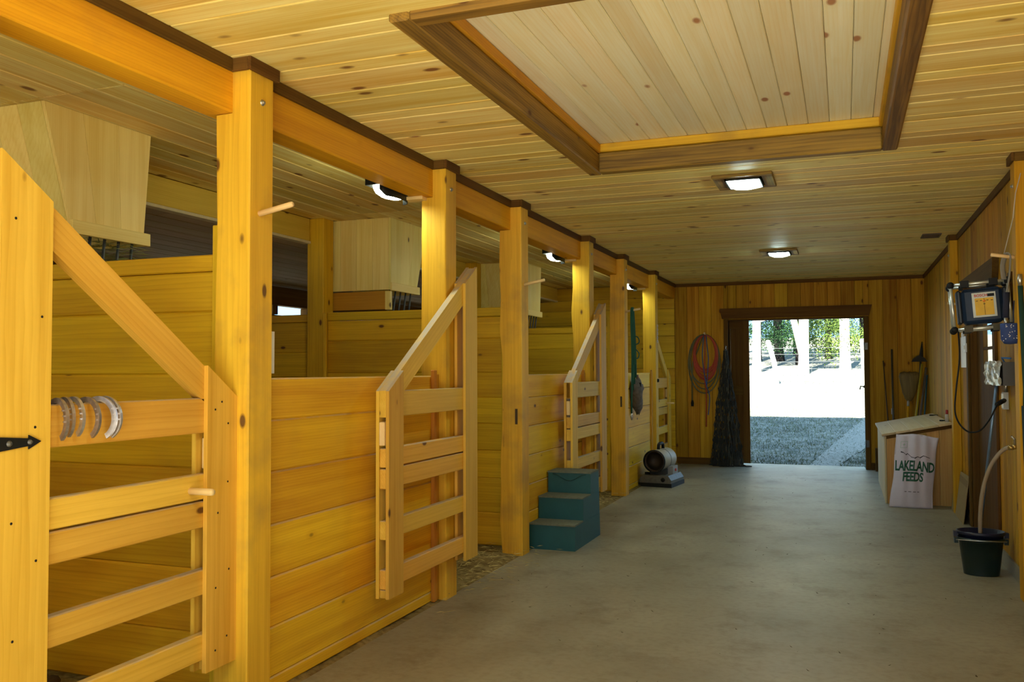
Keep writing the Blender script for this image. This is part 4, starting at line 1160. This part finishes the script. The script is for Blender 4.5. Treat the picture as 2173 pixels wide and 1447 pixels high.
# ------------------------------------------------------------------ water hose, spigot, tool handle
t = thing('water_hose', 'tan hose curving from the wall spigot down into the bucket', 'hose', (0, 0, 0))
HOSE = plain('tan_hose', (.34, .27, .19), .5)
ctrl = [(1.035, 6.60, .905), (1.0, 6.62, .90), (.955, 6.66, .85), (.905, 6.72, .74), (.872, 6.78, .58), (.862, 6.83, .42), (.865, 6.87, .28), (.87, 6.90, .16)]
mb = MB(); mb.tube(smooth(ctrl), .0135, 8); mb.build('tube', HOSE, t)
mb = MB(); mb.tube([(1.035, 6.60, .905), (1.010, 6.615, .902)], .0165, 8); mb.build('coupling', plain('brass', (.55, .38, .12), .35, .9), t)
t = thing('wall_spigot', 'brass spigot with a lever on the right wall above the bucket', 'spigot', (XR, 6.60, .91))
mb = MB(); mb.tube([(0, 0, .0), (-.035, 0, 0), (-.04, 0, -.006)], .012, 8); mb.ball((-.03, 0, .0), .017, 6); mb.build('body', MATS['brass'], t)
mb = MB(); mb.tube([(-.03, 0, .01), (-.03, 0, .05), (-.05, -.01, .07)], .007, 6); mb.build('lever', STEEL, t)
t = thing('tool_handle', 'long blue metal tool handle leaning beside the brown wall door', 'tool', (0, 0, 0))
mb = MB(); mb.tube([(.965, 7.66, .19), (1.03, 7.16, 1.35)], .011, 8); mb.build('pole', plain('blue_pole', (.16, .26, .42), .3, .4), t)
mb = MB(); mb.tube([(.955, 7.74, .0), (.965, 7.66, .19)], [.016, .014], 8); mb.build('ferrule', plain('white_ferrule', (.7, .7, .68), .4), t)

# ------------------------------------------------------------------ right wall door
d2 = thing('door_4', 'brown wooden side door with small panes in the right wall', None, (XR, 0, 0), kind='structure')
board('casing', W_TRIM('z'), d2, -.022, -.001, D2Y0 - .10, D2Y0 + .01, 0, 2.075, .004)
board('casing', W_TRIM('z'), d2, -.022, -.001, D2Y1 - .01, D2Y1 + .09, 0, 2.075, .004)
poly_board('header', W_TRIM('y'), d2, [(D2Y0 - .20, 2.08), (D2Y1 + .14, 2.08), (D2Y1 + .18, 2.245), (D2Y0 - .25, 2.245)], 0, -.045, -.001)
board('side_jamb', W_TRIM('z'), d2, .0, .14, D2Y0, D2Y0 + .03, 0, 2.07, .003)
board('side_jamb', W_TRIM('z'), d2, .0, .14, D2Y1 - .03, D2Y1, 0, 2.07, .003)
dy0, dy1 = D2Y0 + .035, D2Y1 - .035; dxx = (.055, .095)
GLASS = bpy.data.materials.new('pane_glass'); GLASS.use_nodes = True
_p = GLASS.node_tree.nodes['Principled BSDF']; _p.inputs['Transmission Weight'].default_value = 1.0; _p.inputs['Roughness'].default_value = .02; _p.inputs['IOR'].default_value = 1.05
wy0, wy1, wz0, wz1 = 7.98, 8.55, 1.42, 1.96
board('leaf_panel', W_TRIM('z'), d2, dxx[0], dxx[1], dy0, wy0, .02, 2.06, .003)
board('leaf_panel', W_TRIM('z'), d2, dxx[0], dxx[1], wy1, dy1, .02, 2.06, .003)
board('leaf_panel', W_TRIM('z'), d2, dxx[0], dxx[1], wy0 + .001, wy1 - .001, .02, wz0, .003)
board('leaf_panel', W_TRIM('y'), d2, dxx[0], dxx[1], wy0 + .001, wy1 - .001, wz1, 2.06, .003)
for k in range(3):
    a = wz0 + (wz1 - wz0) * k / 3; b = wz0 + (wz1 - wz0) * (k + 1) / 3
    board('pane', GLASS, d2, .072, .077, wy0, wy1, a + .012, b - .012, 0)
    if k: board('muntin', W_TRIM('y'), d2, dxx[0] + .004, dxx[1] - .004, wy0, wy1, a - .012, a + .012, .002)

# ------------------------------------------------------------------ jobsite radio
t = thing('jobsite_radio', 'blue jobsite radio in a silver bar cage with a yellow dial plate', 'radio', (.862, 6.64, 1.845), (0, math.radians(-4), math.radians(-4)))
RB = plain('radio_blue', (.012, .030, .075), .5, spec=.3); BAR = plain('silver_bar', (.62, .66, .64), .3, .6)
obj('body', box_mesh(.245, .19, .235, .022), RB, t, (.012, .0, .0))
for s_ in (-1, 1):
    obj('side_cheek', box_mesh(.03, .175, .225, .01), plain('radio_dark', (.012, .018, .032), .5), t, (.012 + s_ * .136, 0, 0))
hx_, hy_, hz_ = .168, .115, .150
for sx in (-1, 1):
    for sy in (-1, 1):
        mb = MB(); mb.tube([(sx * hx_, sy * hy_, -hz_), (sx * hx_, sy * hy_, hz_)], .0105, 10); mb.build('upright_bar', BAR, t)
for sz in (-1, 1):
    for sy in (-1, 1):
        mb = MB(); mb.tube([(-hx_, sy * hy_, sz * hz_), (hx_, sy * hy_, sz * hz_)], .0105, 10); mb.build('cross_bar', BAR, t)
        mb = MB()
        for cx in (-.085, .085): mb.box(cx - .026, cx + .026, sy * hy_ - .018, sy * hy_ + .018, sz * hz_ - .022, sz * hz_ + .022)
        mb.build('rubber_pad', plain('khaki_pad', (.07, .06, .035), .7) if (sy < 0 and sz < 0) else BLACKP, t)
    for sx in (-1, 1):
        mb = MB(); mb.tube([(sx * hx_, -hy_, sz * hz_), (sx * hx_, hy_, sz * hz_)], .0105, 10); mb.build('depth_bar', BAR, t)
for sx in (-1, 1):
    for sy in (-1, 1):
        for sz in (-1, 1): mb = MB(); mb.ball((sx * hx_, sy * hy_, sz * hz_), .024, 6); mb.build('corner_cap', BLACKP, t)
mb = MB(); mb.box(-.07, .07, -.110, -.096, -.078, .085); mb.build('dial_plate', plain('plate_grey', (.55, .60, .60), .4), t, (.022, 0, 0))
mb = MB(); mb.box(-.055, .055, -.113, -.1105, -.066, .048); di = mb.build('dial_face', plain('dial_yellow', (.72, .42, .004), .5), t, (.022, 0, 0))
tm = text_mesh('BOSCH', .024, bold=.0006)
tx = obj('lettering', tm, plain('red_ink', (.5, .02, .02), .6), t, (.005, -.1112, .065), (PI / 2, 0, 0))
mb = MB(); mb.box(.022, .062, -.1125, -.1105, .055, .074); mb.build('badge', BLACKP, t, (.022, 0, 0))
mb = MB(); mb.box(-.001, .001, -.1142, -.1132, -.064, .046); mb.build('needle', BLACKP, di)
mb = MB(); mb.lathe([(1e-4, .004), (.007, .004), (.008, 0)], 12, Matrix.Translation((0, -.113, .028)) @ Matrix.Rotation(PI / 2, 4, 'X')); mb.build('indicator', plain('orange_dot', (.8, .2, .01), .4), di)
mb = MB()
for xx, zz in ((-.042, .03), (-.018, .032), (.02, .032), (.045, .03), (0, .008)): mb.box(xx - .006, xx + .006, -.1142, -.1132, zz - .002, zz + .002)
mb.build('dial_marks', BLACKP, di)
t = thing('radio_bracket', 'brown wooden wall arm behind the jobsite radio', 'bracket', (XR, 6.64, 1.98))
board('arm', W_TRIM('x'), t, -.30, -.001, .10, .135, -.03, .0, .003); board('back_plate', W_TRIM('z'), t, -.02, -.001, .06, .17, -.16, .10, .003)
t = thing('power_cord', 'black power cord looping from the radio to the wall outlet', 'cord', (0, 0, 0))
cp = [(.725, 6.60, 1.68), (.735, 6.65, 1.5), (.712, 6.65, 1.3), (.700, 6.65, 1.15), (.715, 6.62, 1.07), (.755, 6.6, 1.015), (.80, 6.6, 1.0), (.85, 6.6, 1.02), (.91, 6.65, 1.09), (.97, 6.8, 1.165), (1.02, 6.95, 1.205), (1.05, 7.0, 1.205)]
mb = MB(); mb.tube(smooth(cp), .0055, 6); mb.build('cable', BLACKP, t)
mb = MB(); mb.tube([(.985, 6.86, 1.18), (1.055, 7.01, 1.205)], .016, 8); mb.build('plug', BLACKP, t)
t = thing('wall_outlet', 'grey wall outlet box below the plastic wrapped tray', 'outlet', (XR, 7.03, 1.20))
mb = MB(); mb.box(-.03, 0, -.04, .04, -.06, .06); mb.build('box', plain('outlet_grey', (.42, .42, .40), .5, .3), t)
mb = MB(); mb.box(-.034, -.03, -.032, .032, -.05, .05); mb.build('cover', plain('outlet_white', (.75, .74, .70), .4), t)
mb = MB(); mb.tube([(-.012, -.02, .06), (-.012, -.02, .15)], .010, 8); mb.build('conduit', STEEL, t)

# plastic wrapped tray
t = thing('wall_tray', 'dark grey wall tray with crinkled clear plastic, below the radio', 'tray', (XR, 6.70, 1.31))
mb = MB(); mb.box(-.075, -.001, 0, .72, 0, .16); mb.build('tray_body', plain('tray_grey', (.075, .075, .08), .6), t)
v = []; f = []; n, m_ = 16, 8
rn = random.Random(9)
for j in range(m_ + 1):
    for i in range(n + 1): v.append((-.080 - .02 * rn.random(), i / n * .73, -.005 + .17 * j / m_ + .01 * rn.random()))
for j in range(m_):
    for i in range(n): a = j * (n + 1) + i; f.append([a, a + 1, a + n + 2, a + n + 1])
o = obj('plastic_wrap', new_mesh('wrap', v, f), plain('crinkled_plastic', (.42, .39, .32), .25, 0, .6), t)
mb = MB(); mb.tube([(-.05, .1, .16), (-.06, .13, .19), (-.02, .05, .185)], .007, 6); mb.build('blue_clip', plain('blue_clip', (.05, .18, .45), .5), t)

# pegs and tack on the near right post
t = thing('wall_peg', 'pale wooden peg above the radio on the nearest wall post', 'peg', (1.0, 6.18, 2.115))
mb = MB(); mb.tube([(0, 0, 0), (-.125, 0, .022), (-.13, 0, .023)], [.0115, .0115, .009], 10); mb.build('dowel', W_DOWEL('x'), t)
t = thing('wall_peg', 'pale wooden peg on the right wall left of the radio', 'peg', (XR, 8.95 + .25, 2.02))
mb = MB(); mb.tube([(0, 0, 0), (-.15, 0, .03)], .0115, 10); mb.build('dowel', W_DOWEL('x'), t)
t = thing('halter_strap', 'grey and navy webbing strap hanging on the peg beside the radio', 'strap', (.965, 6.18, 0))
G_ = plain('grey_webbing', (.22, .20, .17), .8); NV = plain('navy_webbing', (.012, .016, .045), .8)
mb = MB(); mb.tube(smooth([(-.012, 0, 1.90), (.005, .0, 2.0), (.012, -.005, 2.10), (.008, .0, 2.135), (-.012, .018, 2.13), (-.028, .02, 2.06), (-.022, .01, 1.98)]), .016, 10, flat=.35); mb.build('grey_webbing', G_, t)
mb = MB(); mb.tube([(-.012, 0, 1.90), (-.020, 0, 1.74)], .019, 6, flat=.4); mb.build('navy_webbing', NV, t)
mb = MB(); mb.tube([(-.02, -.005, 1.74), (-.02, -.005, 1.69)], .012, 6); mb.build('buckle', STEEL, t)
t = thing('spotted_pouch', 'blue pouch with white spots hanging beside the radio', 'pouch', (.965, 6.16, 1.645))
PB = plain('pouch_blue', (.02, .05, .20), .7)
mb = MB(); mb.lathe([(1e-4, -.07), (.035, -.066), (.052, -.04), (.054, .0), (.056, .055), (.05, .06)], 20, None, 1.0, .6); po = mb.build('pouch_body', PB, t)
mb = MB(); rn = random.Random(2)
for k in range(34):
    a = rn.uniform(PI * .95, PI * 2.05); z_ = rn.uniform(-.05, .05); r = .0545 if z_ > -.03 else .050
    c = Vector((math.cos(a) * r, math.sin(a) * r * .6, z_)); nrm = Vector((math.cos(a), math.sin(a) / .6, 0)).normalized(); tg = Vector((-nrm.y, nrm.x, 0))
    c += nrm * .0025; s = .0035; mb.face([c + tg * s, c + Vector((0, 0, s)), c - tg * s, c - Vector((0, 0, s))])
mb.build('spots', plain('spot_white', (.8, .8, .8), .6), po)
mb = MB(); mb.tube([(.02, 0, .06), (.02, .0, .12), (.025, .0, .2)], .004, 5); mb.build('cord', NV, t)
GS = plain('green_webbing', (.006, .045, .032), .8)
t = thing('green_lead', 'dark green lead with silver snap hanging on the nearest wall post', 'lead', (1.025, 6.085, 0))
mb = MB(); mb.tube([(-.012, 0, 1.93), (-.004, -.002, 1.6), (.004, 0, 1.3), (.0, 0, 1.16)], .015, 6, flat=.5); mb.build('webbing', GS, t)
mb = MB(); mb.tube([(-.012, 0, 1.93), (-.014, 0, 1.965), (-.012, 0, 2.0)], [.010, .016, .012], 8); mb.build('snap', STEEL, t)
t = thing('cross_tie', 'wide dark green cross tie hanging down the nearest wall post', 'strap', (1.035, 6.075, 0))
mb = MB(); mb.tube([(-.012, 0, 1.20), (-.008, 0, .9), (.002, 0, .5), (.008, 0, .22)], .021, 6, flat=.4); mb.build('webbing', plain('teal_webbing', (.008, .030, .035), .8), t)
mb = MB(); mb.tube([(.008, 0, .22), (.002, -.004, .18), (.014, -.004, .14), (.02, 0, .09)], [.012, .018, .012, .008], 8); mb.build('snap', STEEL, t)
mb = MB(); mb.tube([(-.012, .015, 1.20), (-.012, -.01, 1.215), (-.005, .02, 1.235)], .007, 6); mb.build('hook', STEEL, t)
t = thing('antenna_wire', 'thin pale wire running up the nearest wall post from the radio', 'wire', (0, 0, 0))
mb = MB(); mb.tube([(.955, 6.35, 2.10), (.985, 6.10, 2.35), (1.0, 6.09, 2.5), (1.03, 6.09, 2.62)], .003, 5); mb.build('strand', plain('wire_pale', (.5, .45, .38), .5), t)
t = thing('plastic_sleeve', 'clear plastic sleeve hanging on the wall left of the radio', 'sleeve', (XR - .004, 9.3, 1.68))
mb = MB(); mb.box(-.012, .0, -.28, .18, -.24, .05); mb.build('sleeve', plain('sleeve_plastic', (.42, .40, .38), .3), t)
mb = MB(); mb.box(-.02, .0, -.02, .02, .05, .09); mb.build('clip', STEEL, t)
t = thing('thermostat', 'small white switch box under the left end of the radio', 'switch', (XR, 8.98 + .12, 1.63))
mb = MB(); mb.box(-.035, 0, -.14, .0, -.05, .03); mb.build('cover', MATS['white_plastic'], t)
mb = MB(); mb.box(-.041, -.035, -.09, -.05, -.025, .01); mb.build('toggle', MATS['outlet_white'], t)

# ------------------------------------------------------------------ tools in the far right corner
t = thing('broom', 'corn broom standing bristles up behind the feed bin', 'broom', (0, 0, 0))
v = []; f = []; n = 16
prof = [(.995, .025, .03), (1.03, .055, .035), (1.10, .085, .035), (1.22, .11, .032), (1.33, .135, .028), (1.37, .125, .024), (1.385, .08, .015)]
for (z_, rx, ry) in prof:
    for k in range(n): a = 2 * PI * k / n; v.append((.833 + math.cos(a) * rx + (z_ - 1) * .03, 13.28 + math.sin(a) * ry, z_ + .012 * math.sin(a * 5)))
for j in range(len(prof) - 1):
    for k in range(n): f.append([j * n + k, j * n + (k + 1) % n, (j + 1) * n + (k + 1) % n, (j + 1) * n + k])
f.append([(len(prof) - 1) * n + k for k in range(n)])
obj('bristles', new_mesh('bristles', v, f, True), wood('broom_corn', (.26, .17, .06), (.13, .08, .025), 'z', knots=0, grain=.7), t)
mb = MB(); mb.tube([(.76, 13.2, 0), (.825, 13.28, 1.0)], .013, 8); mb.build('handle', W_BEAM('z'), t)
mb = MB(); mb.tube([(.820, 13.274, .92), (.826, 13.281, 1.01)], .018, 8); mb.build('collar', STEEL, t)
def stick(name, label, a, b, r, mat, part='shaft'):
    t = thing(name, label, 'tool', (0, 0, 0)); mb = MB(); mb.tube([a, b], r, 7); mb.build(part, mat, t); return t
stick('whip_stick', 'thin dark stick leaning left of the steel rod in the corner', (.60, 13.2, 0), (.523, 13.52, 1.55), .008, plain('stick_dark', (.06, .04, .025), .7))
r_ = stick('steel_rod', 'grey steel rod leaning on the far wall behind the bin', (.63, 13.25, 0), (.636, 13.52, 1.71), .014, plain('rod_grey', (.10, .095, .09), .5, .5))
mb = MB(); mb.tube([(.63, 13.40, .80), (.63, 13.41, .88)], .019, 8); mb.build('sleeve', STEEL, r_)
y_ = stick('yellow_pole', 'yellow handled rake leaning in the far right corner', (.78, 12.75, .0), (1.0, 13.22, 1.50), .015, plain('yellow_handle', (.45, .36, .02), .5))
mb = MB(); mb.poly([(-.10, 0), (.10, .0), (.075, .05), (.0, .09), (-.07, .05)], 1, -.012, .012); mb.build('rake_head', plain('head_black', (.022, .02, .018), .7), y_, (.965, 13.2, 1.53), (0, 0, .2))
s_ = stick('manure_fork', 'dark steel fork with a pointed head in the far right corner', (.86, 13.0, .0), (1.0, 13.36, 1.62), .014, plain('fork_handle', (.05, .055, .07), .5))
mb = MB(); mb.tube([(1.0, 13.36, 1.6), (1.01, 13.38, 1.70), (1.02, 13.4, 1.81)], [.028, .020, .006], 8); mb.build('fork_head', MATS['head_black'], s_)
stick('grey_pole', 'grey pole leaning beside the yellow rake in the corner', (.84, 12.85, .0), (1.055, 13.28, 1.45), .016, plain('pole_grey', (.16, .13, .11), .5))
stick('blue_pole', 'blue pole leaning nearest the right wall in the corner', (.93, 12.85, .0), (1.058, 13.2, 1.35), .011, plain('pole_blue', (.02, .10, .16), .5))
t = thing('bin_side_board', 'dark narrow board standing behind the feed bin by the doorway', 'board', (.395, 13.35, 0))
board('plank', W_TRIM('z'), t, 0, .03, 0, .12, 0, .32, .003)
